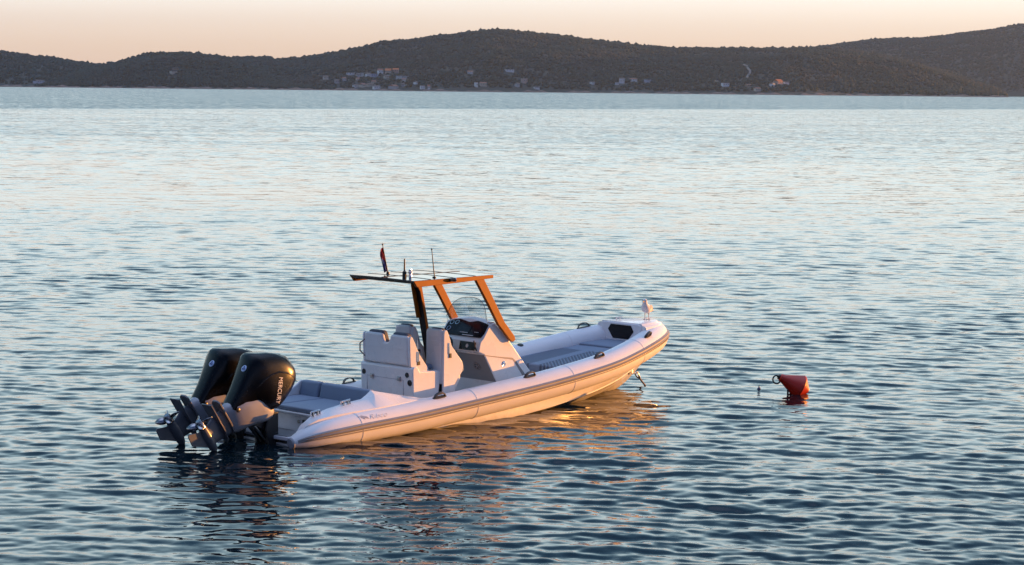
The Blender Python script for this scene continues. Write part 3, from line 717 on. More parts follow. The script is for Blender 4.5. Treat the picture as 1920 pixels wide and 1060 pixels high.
# ---- two helm seats
def helm_seat(yc, sg):
    wd = .165
    mb = MB(); mb.prism_y([(3.15, .12), (3.15, .66), (3.25, .74), (3.56, .76), (3.58, .68), (3.46, .48), (3.42, .12)], yc-wd+.03, yc+wd-.03)
    seat = mb.build('helm_seat', GEL, boat, bevel=.03, seg=3)
    ol = back_outline([(yc-wd, yc+wd)], .61, 1.49, 1.4, .055)
    lean_prism(ol, 3.10, 3.165, .0, .61).build('seat_back', GEL, seat, bevel=.028, seg=4)
    ol = back_outline([(yc-wd+.025, yc+wd-.025)], .74, 1.505, 1.4, .05)
    lean_prism(ol, 3.167, 3.25, -.03, .74).build('back_cushion', PADD, seat, bevel=.025, seg=3)
    mb = MB(); mb.box(3.24, 3.66, yc-wd+.035, yc+wd-.035, .762, .85); mb.build('seat_cushion', PAD, seat, bevel=.035, seg=3)
    for s_ in (-1, 1):
        y = yc+s_*wd
        prof = [(3.11, .36), (3.115, 1.42), (3.13, 1.475), (3.19, 1.48), (3.235, 1.40), (3.30, 1.22), (3.44, 1.06), (3.54, .95), (3.565, .87), (3.54, .78), (3.44, .68), (3.38, .60), (3.36, .5), (3.385, .16), (3.16, .16)]
        mb = MB(); mb.prism_y(prof, y-.002 if s_ > 0 else y-.038, y+.038 if s_ > 0 else y+.002); mb.build('side_wing', GEL, seat, bevel=.014)
    mb = MB(); mb.box(3.125, 3.152, yc-wd+.03, yc+wd-.03, .14, .612); mb.build('storage_opening', BLACK, seat, smooth=0)
    mb = MB(); mb.box(3.093, 3.12, yc-.085, yc+.085, 1.30, 1.306); mb.build('stitched_seam', TUBE, seat, smooth=0)
    y = yc-wd-.04
    mb = MB(); mb.box(3.21, 3.245, y-.006, y+.004, 1.10, 1.27); mb.build('wing_slot', CHROME, seat, bevel=.004)
    mb = MB(); mb.box(3.235, 3.285, y-.012, y+.004, 1.03, 1.10); mb.build('wing_latch', BLACK, seat, bevel=.004)
    return seat
helm_seat(-.455, -1); helm_seat(.27, 1)

# ---- console
CP = [(4.52, .12), (4.50, .50), (4.19, .99), (4.06, 1.04), (4.10, 1.195), (4.17, 1.255), (4.34, 1.46), (4.44, 1.485), (4.56, 1.40), (4.75, 1.215), (5.06, .88), (5.37, .56), (5.44, .12)]
rings = []
for y in (-.50, -.485, -.40, -.25, 0, .25, .40, .485, .50):
    q = abs(y)/.5; lift = .075*(1-q**2); ins = .012 if abs(y) > .495 else 0
    rings.append([(x+(ins if i in (1, 2, 3, 4, 5) else -ins if i > 7 else 0)+(.03*(1-q*q) if i in (6, 7, 8) else 0)-(.02*q**4 if i == 6 else 0), y, z+(lift if i in (6, 7) else lift*.7 if i in (8,) else lift*.3 if i == 9 else 0)-ins*(1 if i in (6, 7, 8) else 0)) for i, (x, z) in enumerate(CP)])
mb = MB(); mb.loft(rings); con = mb.build('console', GEL, boat, smooth=30, bevel=.012)
def on_face(p0, p1, y, f, off):          # point on the sloping face from p0 to p1 (x,z), pushed out along its normal
    x = p0[0]+(p1[0]-p0[0])*f; z = p0[1]+(p1[1]-p0[1])*f
    d = Vector((p1[0]-p0[0], 0, p1[1]-p0[1])).normalized(); n = Vector((-d.z, 0, d.x))
    return Vector((x, y, z))+n*off
A0, A1 = (4.165, 1.25), (4.355, 1.475)
def face_poly(p0, p1, pts, o0, o1):
    mb = MB(); mb.loft([[on_face(p0, p1, y, f, o0) for y, f in pts], [on_face(p0, p1, y, f, o1) for y, f in pts]]); return mb
mb = MB(); mb.loft([[on_face((4.50, .50), (4.19, .99), y, f, -.02) for y, f in ((-.488, .02), (.488, .02), (.488, .97), (-.488, .97))], [on_face((4.50, .50), (4.19, .99), y, f, .0035) for y, f in ((-.488, .02), (.488, .02), (.488, .97), (-.488, .97))]]); mb.build('knee_panel', mat('grey_knee_panel', (.27, .265, .27), .6), con, smooth=0)
dash_pts = [(-.44, .03), (-.475, .30), (-.475, .90), (-.40, .985), (-.2, 1.10), (0, 1.15), (.2, 1.12), (.38, 1.0), (.45, .80), (.45, .2), (.40, .03)]
dash = face_poly(A0, A1, dash_pts, -.06, .022).build('dash_panel', PANEL, con, bevel=.004)
for y, f in ((.35, .80), (.235, .84), (.355, .40)):
    mb = MB(); c = on_face(A0, A1, y, f, .024); n = (on_face(A0, A1, y, f, 1)-on_face(A0, A1, y, f, 0)).normalized()
    mb.lathe([(0, .042), (.007, .042), (.007, .035), (.002, .034), (.002, 0)], c, n, 24); mb.build('gauge', CHROME if f > .5 else BLUEP, dash)
    mb = MB(); mb.lathe([(.0022, .034), (.0035, .034), (.0035, 0)], c, n, 24); mb.build('gauge_face', PANEL, dash)
for y0, y1 in ((.14, -.14), (-.17, -.44)):
    face_poly(A0, A1, [(y0, .16), (y0, .92), (y1, .92), (y1, .16)], .018, .0265).build('chart_display', mat('dark_glass', (.012, .014, .018), .14, spec=.3), dash, bevel=.003)
for y0, y1, f0, f1 in ((.06, -.12, .215, .245), (-.26, -.36, .30, .325)):
    face_poly(A0, A1, [(y0, f0), (y0, f1), (y1, f1), (y1, f0)], .026, .0285).build('display_lettering', WHITE, dash, smooth=0)
face_poly(A0, A1, [(-.02, .06), (-.02, .10), (-.27, .10), (-.27, .06)], .022, .026).build('switch_row', WHITE, dash, smooth=0)
B0, B1 = (4.06, 1.045), (4.10, 1.195)
scr = face_poly(B0, B1, [(-.05, .06), (-.05, .94), (-.41, .94), (-.41, .06)], -.02, .012).build('engine_display', PANEL, con, bevel=.004)
mb = MB(); c = on_face(B0, B1, -.23, .5, .0125); n = (on_face(B0, B1, 0, .5, 1)-on_face(B0, B1, 0, .5, 0)).normalized()
mb.lathe([(0, .03), (.002, .03), (.002, .017), (0, .017)], c, n, 20); mb.build('screen_emblem', WHITE, scr)
# steering wheel
mb = MB(); wc = Vector((3.95, .17, 1.10)); wn = Vector((-.9, 0, .43)).normalized(); wa = Vector((0, 1, 0)); wb = wn.cross(wa)
mb.tube([wc+wa*(.155*math.cos(a))+wb*(.155*math.sin(a)) for a in np.linspace(0, 2*math.pi, 29)], .015, 8, caps=False)
for a in (R(90), R(210), R(330)): mb.tube([wc, wc+wa*(.15*math.cos(a))+wb*(.15*math.sin(a))], .012, 8)
mb.lathe([(-.02, .035), (.015, .03), (.02, 0)], wc, wn, 16); mb.tube([wc, wc-wn*.16], .025, 10); mb.build('steering_wheel', BLACK, con)
mb = MB(); mb.box(3.99, 4.09, -.16+.18, .02+.0, 1.0, 1.02); mb.tube([(4.06, -.455, 1.06), (4.02, -.46, 1.13), (3.99, -.465, 1.23)], .012, 8); mb.build('throttle_lever', BLACK, con)
disc((4.33, -.21, .765), (-.82, 0, -.52), .075, 'console_speaker', STRAKE, con, prof=[(-.02, .078), (.012, .078), (.02, .066), (.008, .06), (.012, .02), (.012, 0)])
for k in range(5):
    a = k*2*math.pi/5+.3; ax = Vector((-.84, 0, -.54)).normalized(); e1 = Vector((0, 1, 0)); e2 = ax.cross(e1)
    disc(Vector((4.33, -.21, .765))+ax*.009+e1*.04*math.cos(a)+e2*.04*math.sin(a), ax, .013, 'speaker_hole', BLACK, con, d=.004)
disc((4.66, -.495, .80), (0, -1, 0), .045, 'filler_cap', CHROME, con, prof=[(-.01, .045), (.010, .045), (.014, .038), (.012, .03), (.022, .02), (.022, 0)])
# recessed seam on the starboard side of the console
def strip_y(pts, wds, y0, y1):
    mb = MB(); rings = []
    for (x, z), wv in zip(pts, wds): rings.append([(x, y0, z-wv), (x, y1, z-wv), (x, y1, z+wv), (x, y0, z+wv)])
    mb.loft(rings); return mb
for sg, ya in ((-1, -.503), (1, .503)):
    mb = strip_y([(4.20, .975), (4.55, .915), (4.87, .865), (4.95, .79), (5.13, .58), (5.28, .42)], (.006, .009, .016, .03, .045, .05), ya-.002*0, ya-sg*.03)
    mb.build('side_recess', STRAKE, con, smooth=0)
# windscreen
plan = [(4.30, -.47), (4.40, -.40), (4.47, -.27), (4.505, -.10), (4.505, .10), (4.47, .27), (4.40, .40), (4.30, .47)]
ht = [.07, .24, .32, .34, .34, .32, .24, .07]
def zb(y): return 1.465+.075*(1-(abs(y)/.5)**2)
dense = np.linspace(0, 7, 43); ra, rb = [], []
for q in dense:
    x, y = interp(list(range(8)), plan, q); h_ = float(interp(list(range(8)), [(v,) for v in ht], q)[0])
    ra.append((x, y, zb(y)-.02)); rb.append((x-.10*h_/.3, y*(1-.03*h_/.3), zb(y)+h_))
mb = MB(); inner = [(x-.006, y, z) for x, y, z in ra]; innerb = [(x-.006, y, z) for x, y, z in rb]
mb.loft([[a, b, d, c] for a, b, c, d in zip(ra, rb, inner, innerb)]); ws = mb.build('windscreen', CLEAR, con, smooth=50)
mb = MB(); mb.tube([(x-.003, y, z) for x, y, z in rb], .0045, 6); mb.build('windscreen_edge', BLACK, ws)
mb = MB(); mb.tube([(4.32, -.45, 1.50), (4.44, -.455, 1.50), (4.62, -.47, 1.37), (4.64, -.47, 1.31)], .012, 8); mb.build('console_rail', CHROME, con)

# ---- sunroof (T-top)
rz0 = 2.27
def roof_z(x, y): return rz0+.05+.010*(1-(y/.75)**2)
rings = []
for x in np.linspace(2.36, 4.12, 12):
    tp = [(x, y, roof_z(x, y)) for y in np.linspace(-.745, .745, 13)]
    bt = [(x, y, roof_z(x, y)-.03) for y in np.linspace(.745, -.745, 13)]
    rings.append(tp+bt)
mb = MB(); mb.loft(rings); roof = mb.build('sunroof', ROOF, boat, bevel=.006)
for sg in (-1, 1):
    y0, y1 = (sg*.75, sg*.70)
    prof = [(2.36, rz0+.048), (2.44, rz0-.055), (3.3, rz0-.035), (4.14, rz0-.005), (4.14, rz0+.048), (3.3, rz0+.048)]
    mb = MB(); mb.prism_y(prof, y0-sg*0, y1); mb.build('roof_beam', BRONZE, roof, bevel=.006)
mb = MB()
for x in (2.75, 3.25, 3.75): mb.loft([[(x-.018, y, roof_z(x, y)+.001), (x+.018, y, roof_z(x, y)+.001), (x+.018, y, roof_z(x, y)+.004), (x-.018, y, roof_z(x, y)+.004)] for y in np.linspace(-.72, .72, 13)])
mb.loft([[(x, -.02, roof_z(x, 0)+.001), (x, .02, roof_z(x, 0)+.001), (x, .02, roof_z(x, 0)+.005), (x, -.02, roof_z(x, 0)+.005)] for x in np.linspace(2.38, 4.1, 10)])
mb.build('roof_rib', BLACK, roof)
mb = MB(); mb.prism_x([(-.69, rz0+.035), (.69, rz0+.035), (.69, rz0+.0), (-.69, rz0+.0)], 2.375, 2.42); mb.build('aft_crossbeam', BLACK, roof, bevel=.005)
# forward legs
for sg in (-1, 1):
    yo, yi = sg*.575, sg*.515
    prof = [(3.90, rz0-.01), (4.10, rz0-.02), (4.36, 1.86), (4.60, 1.50), (4.84, 1.25), (4.86, 1.19), (4.80, 1.155), (4.74, 1.18), (4.45, 1.47), (4.20, 1.84)]
    mb = MB(); mb.prism_y(prof, yi, yo); mb.build('forward_leg', BRONZE, roof, bevel=.008)
# central pylon: a thick front plate and a fin behind its port half
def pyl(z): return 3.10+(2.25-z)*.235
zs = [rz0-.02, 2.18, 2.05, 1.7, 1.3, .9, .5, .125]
mb = MB(); mb.loft([[(pyl(z)-(.05 if z > 2.1 else 0), -.065, z), (pyl(z)+.07, -.065, z), (pyl(z)+.07, .065, z), (pyl(z)-(.05 if z > 2.1 else 0), .065, z)] for z in zs]); pyo = mb.build('pylon', BLACK, roof, bevel=.006)  # black body colour stands in for the shade on its aft face
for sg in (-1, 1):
    mb = MB(); mb.loft([[(pyl(z)-(.04 if z > 2.1 else -.012), sg*.064, z), (pyl(z)+.064, sg*.064, z), (pyl(z)+.064, sg*.070, z), (pyl(z)-(.04 if z > 2.1 else -.012), sg*.070, z)] for z in zs]); mb.build('sun_tone_plate', BRONZE, pyo, bevel=.002)  # orange plates added so the pylon sides carry sunlight in their colour
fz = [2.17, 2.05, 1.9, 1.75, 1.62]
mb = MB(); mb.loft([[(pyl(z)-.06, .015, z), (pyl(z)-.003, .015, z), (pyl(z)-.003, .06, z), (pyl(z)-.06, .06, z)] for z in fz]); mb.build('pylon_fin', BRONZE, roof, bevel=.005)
# things on the roof
mb = MB(); fb = Vector((2.86, .38, roof_z(2.86, .38))); ftp = fb+Vector((-.10, .02, .47)); mb.tube([fb, ftp], [.011, .006], 8); mb.lathe([(-.01, .03), (.03, .025), (.04, 0)], fb, (0, 0, 1), 12); mb.lathe([(0, .013), (.02, .013), (.022, 0)], ftp, (0, 0, 1), 10)
staff = mb.build('flag_staff', BLACK, roof)
mb = MB(); N = 14; rings_ = []
sdir = (ftp-fb).normalized()
for i in range(N+1):                      # limp flag: folds that hang down from the staff
    u = i/N
    row = []
    for j in range(7):
        q = j/6
        off = .075*q*math.sin(min(1, u*2.2+.25)*1.5)*(1-.35*u)
        fold = .018*math.sin(q*7+u*2.5)
        p = ftp-sdir*(.03+.40*u)
        row.append(Vector((p.x-off*.75, p.y+off*.75+fold*.7, p.z-.03*q-.0*u))+Vector((fold, 0, 0)))
    rings_.append(row)
vs = [p for r_ in rings_ for p in r_]; W7 = 7
fl = MB(); fl.v = [tuple(p) for p in vs]
for i in range(N):
    for j in range(6):
        fl.f.append([i*W7+j, i*W7+j+1, (i+1)*W7+j+1, (i+1)*W7+j]); f3 = i/N+.10*(j/6)-.03
        fl.m.append(0 if f3 < .40 else 1 if f3 < .62 and j > 2 else 0 if f3 < .50 else 2)
fo = fl.build('flag', [RED, FWHITE, NAVY], staff, smooth=60); so = fo.modifiers.new('thick', 'SOLIDIFY'); so.thickness = .004
mb = MB(); ab = Vector((2.66, -.22, roof_z(2.66, -.22))); mb.tube([ab, ab+Vector((0, 0, .085)), ab+Vector((0, 0, .10)), ab+Vector((0, 0, .29))], [.035, .032, .014, .011], 10); mb.build('stub_antenna', BLACK, roof)
mb = MB(); nb = Vector((2.75, -.26, roof_z(2.75, -.26))); mb.lathe([(0, .028), (.05, .022), (.052, .034), (.085, .034), (.09, .03), (.115, .03), (.125, 0)], nb, (0, 0, 1), 14); mb.build('navigation_light', CHROME, roof)
mb = MB(); wb_ = Vector((3.0, -.55, roof_z(3.0, -.55))); mb.tube([wb_, wb_+Vector((0, 0, .03)), wb_+Vector((-.06, .0, .45))], [.018, .009, .006], 8); mb.lathe([(0, .012), (.025, .012), (.03, 0)], wb_+Vector((-.06, 0, .44)), (0, 0, 1), 8); mb.lathe([(-.01, .035), (.015, .03), (.02, 0)], wb_, (0, 0, 1), 12); mb.build('whip_antenna', BLACK, roof)
mb = MB(); mb.lathe([(-.10, .024), (-.02, .032), (0, .034)], (3.22, -.79, rz0+.025), (1, -.15, 0), 14); sl = mb.build('side_lamp', BLACK, roof)
mb = MB(); mb.lathe([(0, .035), (.012, .035), (.012, .026), (.004, .02), (.004, 0)], (3.22, -.79, rz0+.025), (1, -.15, 0), 16); mb.build('lamp_lens', CHROME, sl)

# ---- bow area
mb = MB(); mb.box(5.40, 6.05, -.80, .80, .126, .50); stp = mb.build('bow_step', GEL, boat, bevel=.02)
mb = MB(); mb.box(5.46, 5.93, -.70, .70, .501, .508); mb.build('step_mat', DECK, stp, smooth=0)
mb = MB(); mb.tube([(5.80, -.38, .51), (5.80, -.38, .535), (5.80, -.22, .535), (5.80, -.22, .51)], .014, 8); mb.build('locker_latch', BLACK, stp)
def cush(x0, x1, n, name, dz=0, ex=0):
    rings = []
    for x in np.linspace(x0, x1, n):
        yc_ = float(np.interp(x, [p[0] for p in TP], [p[1] for p in TP])); hw = min(.80, yc_-.235)
        z = .635+(x-5.95)*.093+dz
        rings.append([(x, -hw, z-.16), (x, -hw, z-.02), (x, -hw+.03, z), (x, -.10, z+.004), (x, .10, z+.004), (x, hw-.03, z), (x, hw, z-.02), (x, hw, z-.16)])
    mb = MB(); mb.loft(rings); return mb.build(name, CUSH, boat, smooth=30, bevel=.02, seg=2)
cush(5.93, 7.62, 16, 'bow_sunpad'); cush(7.64, 8.24, 8, 'bow_headrest', .03)
mb = MB(); mb.prism_x([(-.70, .50), (.70, .50), (.70, .30), (-.70, .30)], 5.96, 6.1); mb.build('sunpad_base', GEL, boat)
bd = [(8.20, .52), (8.45, .48), (8.7, .40), (8.9, .29), (9.05, .16), (9.10, .06), (9.105, 0)]
bt_ = [0]
for a, b in zip(bd[:-1], bd[1:]): bt_.append(bt_[-1]+math.dist(a, b))
bd = [tuple(interp(bt_, bd, t_)) for t_ in np.linspace(0, bt_[-1], 26)]
pl = [(x, -y) for x, y in bd]+[(x, y) for x, y in bd[-2::-1]]
def sc_(f, cx_=8.55): return [(cx_+(x-cx_)*f if x > 8.21 else x, y*f) for x, y in pl]
mb = MB(); mb.loft([[(x, y, 1.02) for x, y in sc_(1.12)], [(x, y, 1.135) for x, y in sc_(1.10)], [(x, y, 1.158) for x, y in sc_(1.03)], [(x, y, 1.165) for x, y in sc_(.93)], [(x, y, 1.19) for x, y in sc_(.90)], [(x, y, 1.198) for x, y in sc_(.84)]])
bow = mb.build('bow_deck', GEL, boat, smooth=55)
mb = MB(); mb.prism_x([(-.44, .70), (-.46, 1.16), (-.40, 1.185), (.40, 1.185), (.46, 1.16), (.44, .70)], 8.175, 8.26); lk = mb.build('anchor_locker', GEL, boat, bevel=.01)
mb = MB(); mb.prism_x([(-.30, 1.045), (-.235, 1.15), (.235, 1.15), (.30, 1.06), (.18, .90), (-.18, .90)], 8.165, 8.18); mb.build('locker_hatch', PANEL, lk, bevel=.004)
for x, y in ((8.42, .30), (8.75, -.12)):
    mb = MB(); mb.tube([(x-.02, y, 1.19), (x-.02, y, 1.235)], .01, 8); mb.tube([(x+.07, y, 1.19), (x+.07, y, 1.235)], .01, 8); mb.tube([(x-.07, y, 1.24), (x+.13, y, 1.24)], .011, 8); mb.build('cleat', CHROME, bow)
mb = MB(); mb.tube([(8.46, -.035, .25), (8.58, -.03, .25), (8.60, 0, .25), (8.58, .03, .25), (8.46, .035, .25)], .016, 8); mb.build('bow_eye', STEEL, boat)
for sg in (-1, 1):
    mb = MB(); mb.tube([(8.07, sg*.285, .305), (8.18, sg*.255, .365), (8.31, sg*.205, .40)], .020, 8); mb.build('hull_vent', BLACK, boat)
mb = MB(); mb.box(8.82, 8.87, -.02, .02, .45, .53); mb.build('keel_pad', BLACK, boat, bevel=.006)

# ---- handles on the tube
def handle(s, a):
    c, r, t, n, u = tube_frame(s)
    nn = n*math.cos(a)+u*math.sin(a); tt = t; bb = tt.cross(nn).normalized(); o = c+nn*r
    mb = MB()
    base_ = [(-.145, .0), (-.135, .02), (-.08, .034), (.08, .034), (.135, .02), (.145, 0)]
    ol_ = [o+tt*x+bb*y for x, y in base_]+[o+tt*x-bb*y for x, y in base_[-2:0:-1]]
    mb.loft([[p-nn*.02 for p in ol_], [p+nn*.012 for p in ol_]])
    arch = [(-.115, .004), (-.10, .036), (-.06, .064), (0, .072), (.06, .064), (.10, .036), (.115, .004)]
    mb.loft([[o+tt*x+nn*(z+.016)+bb*.022, o+tt*x+nn*(z+.016)-bb*.022, o+tt*x+nn*z-bb*.024, o+tt*x+nn*z+bb*.024] for x, z in arch])
    return mb.build('grab_handle', RUB, boat, smooth=40)
for x in (2.62, 4.68, 6.45, 7.98): handle(s_at_x(x), R(72) if x < 7 else R(62))
for x in (2.62, 4.68, 7.98): handle(s_at_x(x, True), R(88))
s_ = s_at_x(6.55, True); c, r, t, n, u = tube_frame(s_); nn = (n*-.25+u).normalized(); disc(c+nn*(r-.005), nn, .055, 'air_valve', BLACK, boat, d=.02)

# ---- lettering on the tube (script name with a small wing) mapped round the tube
def on_tube(u, w_): # u metres along from x0, w metres up round the tube
    s = s_at_x(LX)+u; c, r, t, n, uu = tube_frame(s)
    return tube_pt(s, R(34)+w_/r, .0035)
LX = .86
def tube_print(vs, fs, name, m):
    mb = MB(); mb.add([on_tube(x, y) for x, y, z in vs], [list(f) for f in fs]); o = mb.build(name, m, tube_o, smooth=0)
    so = o.modifiers.new('thick', 'SOLIDIFY'); so.thickness = .002; so.offset = 0; return o
tv, tf = text_mesh('Ribco', .125, .45, -.004)
tube_print([(x*1.25+.17, y, z) for x, y, z in tv], tf, 'tube_lettering', INK)
wing = [(-.02, .085), (.06, .10), (.15, .06), (.17, .02), (.10, .045), (.09, .02), (.05, .05)]
tube_print([(x, y, 0) for x, y in wing], [list(range(len(wing)))], 'tube_emblem', INK)

# ---- outboard motors: s aft along the propeller shaft, v up the leg, tilted out of the water
TILT = R(57)
def motor(yc):
    O = Vector((-1.38, yc, .20)); sdv = Vector((-math.cos(TILT), 0, math.sin(TILT))); vdv = Vector((math.sin(TILT), 0, math.cos(TILT)))
    def W(s, y, v): return O+sdv*s+Vector((0, y, 0))+vdv*v
    def wr(mb): mb.v = [tuple(W(*p)) for p in mb.v]; return mb
    def rrect(v, s0, s1, w_, k=.35):
        m_ = (s0+s1)/2; h_ = (s1-s0)/2; out = []
        for a in np.linspace(0, 2*math.pi, 24, endpoint=False):
            ca, sa = math.cos(a), math.sin(a); out.append((m_+h_*math.copysign(abs(ca)**(1-k), ca), w_*math.copysign(abs(sa)**(1-k), sa), v))
        return out
    mb = MB(); mb.loft([rrect(v, a, b, w_) for v, a, b, w_ in ((.40, -.20, .20, .075), (.47, -.24, .235, .12), (.60, -.27, .225, .175), (.78, -.34, .17, .195), (.92, -.41, .115, .21), (1.02, -.43, .065, .205), (1.09, -.41, .02, .185), (1.13, -.36, -.03, .15))])
    mid = wr(mb).build('outboard_motor', GREYM, boat, smooth=50)
    mb = MB(); mb.loft([rrect(v, a, b, w_, .1) for v, a, b, w_ in ((.03, -.13, .17, .05), (.12, -.14, .20, .04), (.24, -.17, .24, .045), (.41, -.20, .22, .07))])
    mb.lathe([(-.25, 0), (-.235, .025), (-.17, .058), (-.06, .077), (.1, .077), (.2, .066), (.205, 0)], (0, 0, 0), (1, 0, 0), 22)
    wr(mb).build('gearcase', GEARM, mid, smooth=45)
    mb = MB(); mb.loft([[(-.02, y*.5, -.06), (.06, y, -.06), (.2, y*.4, -.06)] if k == 0 else [(.09, y*.4, -.29), (.15, y*.6, -.29), (.285, y*.3, -.26)] for k in (0, 1) for y in (0.012,)], caps=False) if False else None
    def slab(pts, lo_, hi_, axis):
        mbb = MB()
        if axis == 'y': mbb.loft([[(s, lo_, v) for s, v in pts], [(s, hi_, v) for s, v in pts]])
        else: mbb.loft([[(s, y, lo_) for s, y in pts], [(s, y, hi_) for s, y in pts]])
        return mbb
    wr(slab([(-.12, -.05), (.19, -.05), (.20, -.10), (.285, -.25), (.26, -.275), (.10, -.29), (.02, -.2)], -.010, .010, 'y')).build('skeg', GEARM, mid, bevel=.004)
    wr(slab([(-.27, 0), (-.2, .07), (-.05, .11), (.45, .115), (.45, -.115), (-.05, -.11), (-.2, -.07)], .238, .258, 'v')).build('ventilation_plate', GEARM, mid, bevel=.005)
    wr(slab([(-.24, 0), (-.18, .07), (-.02, .10), (.36, .095), (.40, .05), (.40, -.05), (.36, -.095), (-.02, -.10), (-.18, -.07)], .385, .415, 'v')).build('splash_plate', GEARM, mid, bevel=.006)
    # propeller
    mb = MB(); mb.lathe([(.205, .06), (.22, .062), (.33, .052), (.345, .04), (.345, 0)], (0, 0, 0), (1, 0, 0), 20)
    prop = wr(mb).build('propeller', PROPM, mid, smooth=45)
    for k in range(4):
        a0 = k*math.pi/2+R(25); mbb = MB(); ra_, rb_ = [], []
        for i in range(9):
            q = i/8; r_ = .05+.155*q; hwid = .085*math.sin(math.pi*min(1, (.22+.80*q)))**.7+.012
            pit = R(58-26*q); sk = .22*q
            for lst, sgn in ((ra_, -1), (rb_, 1)):
                an = a0+sk+sgn*hwid*math.cos(pit)/r_*.62; lst.append((.275+sgn*hwid*math.sin(pit)*.62+.03*q, r_*math.cos(an), r_*math.sin(an)))
        mbb.loft([ra_, rb_], closed=False, caps=False); wr(mbb); b_ = mbb.build('blade', PROPM, prop, smooth=60); so = b_.modifiers.new('thick', 'SOLIDIFY'); so.thickness = .008; so.offset = 0
    # cowl
    def cs(v, sf, sa, w_):
        sm = sf+(sa-sf)*.58
        half = [(sf, 0), (sf+.012, w_*.5), (sf+.05, w_*.82), (sf+.13 if sa-sf > .3 else sf+.06, w_*.97), (sf+(sa-sf)*.42, w_), (sm, w_*.98), (sm+(sa-sm)*.35, w_*.93), (sm+(sa-sm)*.72, w_*.82), (sm+(sa-sm)*.93, w_*.62), (sa, w_*.40)]
        return [(s, y, v) for s, y in half]+[(s, -y, v) for s, y in half[:0:-1]]
    lev = [(.50, .06, .19, .12), (.56, .05, .225, .15), (.75, .03, .315, .165), (.95, -.10, .425, .21), (1.05, -.31, .48, .258), (1.16, -.335, .545, .28), (1.235, -.33, .585, .286), (1.29, -.325, .585, .286), (1.34, -.315, .555, .286), (1.48, -.285, .465, .28), (1.58, -.25, .385, .268), (1.67, -.21, .285, .245), (1.73, -.17, .195, .205), (1.765, -.12, .10, .14), (1.775, -.07, .04, .06)]
    mb = MB(); mb.loft([cs(*l) for l in lev]); cowl = wr(mb).build('cowl', GLOSS, mid, smooth=40)
    def cowl_half(s_, v_):
        for a, b in zip(lev[:-1], lev[1:]):
            if a[0] <= v_ <= b[0]:
                q = (v_-a[0])/(b[0]-a[0]); L_ = [a[i]+(b[i]-a[i])*q for i in range(4)]
                h = cs(*L_)[:10]; return float(np.interp(s_, [p[0] for p in h], [p[1] for p in h]))
        return .2
    # raised spine ribs on the cowl top, shoulder crease on the sides
    for y in (-.11, .11):
        mb = MB(); mb.tube([(.30, y, 1.66), (.18, y*1.0, 1.735), (.05, y*.95, 1.765), (-.08, y*.9, 1.755), (-.17, y, 1.70)], [.004, .016, .018, .016, .004], 8); wr(mb).build('cowl_ridge', GLOSS, cowl)
    for sg in (-1, 1):
        mb = MB(); mb.tube([(.20, sg*.225, .99), (.235, sg*.262, 1.14), (.225, sg*.268, 1.28), (.17, sg*.268, 1.42), (.06, sg*.262, 1.54), (-.08, sg*.245, 1.62), (-.20, sg*.20, 1.655)], [.004, .014, .017, .018, .018, .014, .004], 8); wr(mb).build('shoulder_crease', GLOSS, cowl)
        # lettering down the side panel
        tv, tf = text_mesh('MERCURY', .115, 0, .0)
        Lx = max(p[0] for p in tv); f = .40/Lx
        ptsL = []
        for x, y, z in tv:
            s_l = .115-.77*x*f-.66*y*.95; v_ = 1.375-.64*x*f+.75*y*.95
            ptsL.append((s_l, sg*(cowl_half(s_l, v_)+.004), v_))
        mbb = MB(); mbb.add(ptsL, [list(q) for q in tf]); wr(mbb); lt = mbb.build('cowl_lettering', WHITE, cowl, smooth=0); so = lt.modifiers.new('thick', 'SOLIDIFY'); so.thickness = .005; so.offset = 0
    # round badge on the aft face with a small mark, and a slim stripe beside it
    bs, bv = .535, 1.19
    def aft(y, v):   # point on the aft face
        for a, b in zip(lev[:-1], lev[1:]):
            if a[0] <= v <= b[0]: return a[2]+(b[2]-a[2])*(v-a[0])/(b[0]-a[0])
        return .5
    bvn = 1.06; n_ = (W(1, 0, .0)-W(0, 0, 0)).normalized()-vdv*.45; n_.normalize()
    o_ = W(aft(0, bvn)+.001, -.045, bvn)
    mb = MB(); mb.lathe([(-.02, .052), (.006, .052), (.008, .048), (.008, 0)], o_, n_, 24); bd_ = mb.build('cowl_badge', BLUEP, cowl)
    for a in (30, 150, 270):
        e1 = Vector((0, 1, 0)); e2 = n_.cross(e1); cc = o_+n_*.0085+e1*.021*math.cos(R(a))+e2*.021*math.sin(R(a))
        mb = MB(); mb.lathe([(0, .015), (.002, .015), (.002, .008), (0, .008)], cc, n_, 14); mb.build('badge_mark', NAVY, bd_)
    mb = MB(); mb.tube([(aft(0, 1.20)-.012, -.085, 1.20), (aft(0, 1.36)-.035, -.075, 1.34)], .006, 6); wr(mb).build('cowl_trim', GREYM, cowl)
    # bracket between the leg and the transom
    mb = MB(); mb.prism_y([(-.62, .34), (-.40, .56), (-.22, .52), (-.20, .10), (-.30, -.05), (-.36, .2)], yc-.10, yc+.10)
    for y in (-.14, .14): mb.prism_y([(-.44, .28), (-.36, .52), (-.20, .50), (-.20, -.25), (-.30, -.25)], yc+y-.025, yc+y+.025)
    mb.box(-.28, -.2, yc-.17, yc+.17, -.3, .2)
    br = mb.build('transom_bracket', BLACK, mid, bevel=.01)
    mb = MB(); mb.tube([(-.34, yc-.07, .05), (-.60, yc-.07, .33)], .024, 10); mb.tube([(-.34, yc+.07, .05), (-.60, yc+.07, .33)], .024, 10); mb.build('trim_ram', STEEL, br)
    disc(W(.12, -.178, .56), (0, -1, 0), .035, 'water_outlet', BLACK, mid)
    return mid
motor(-.38); motor(.38)

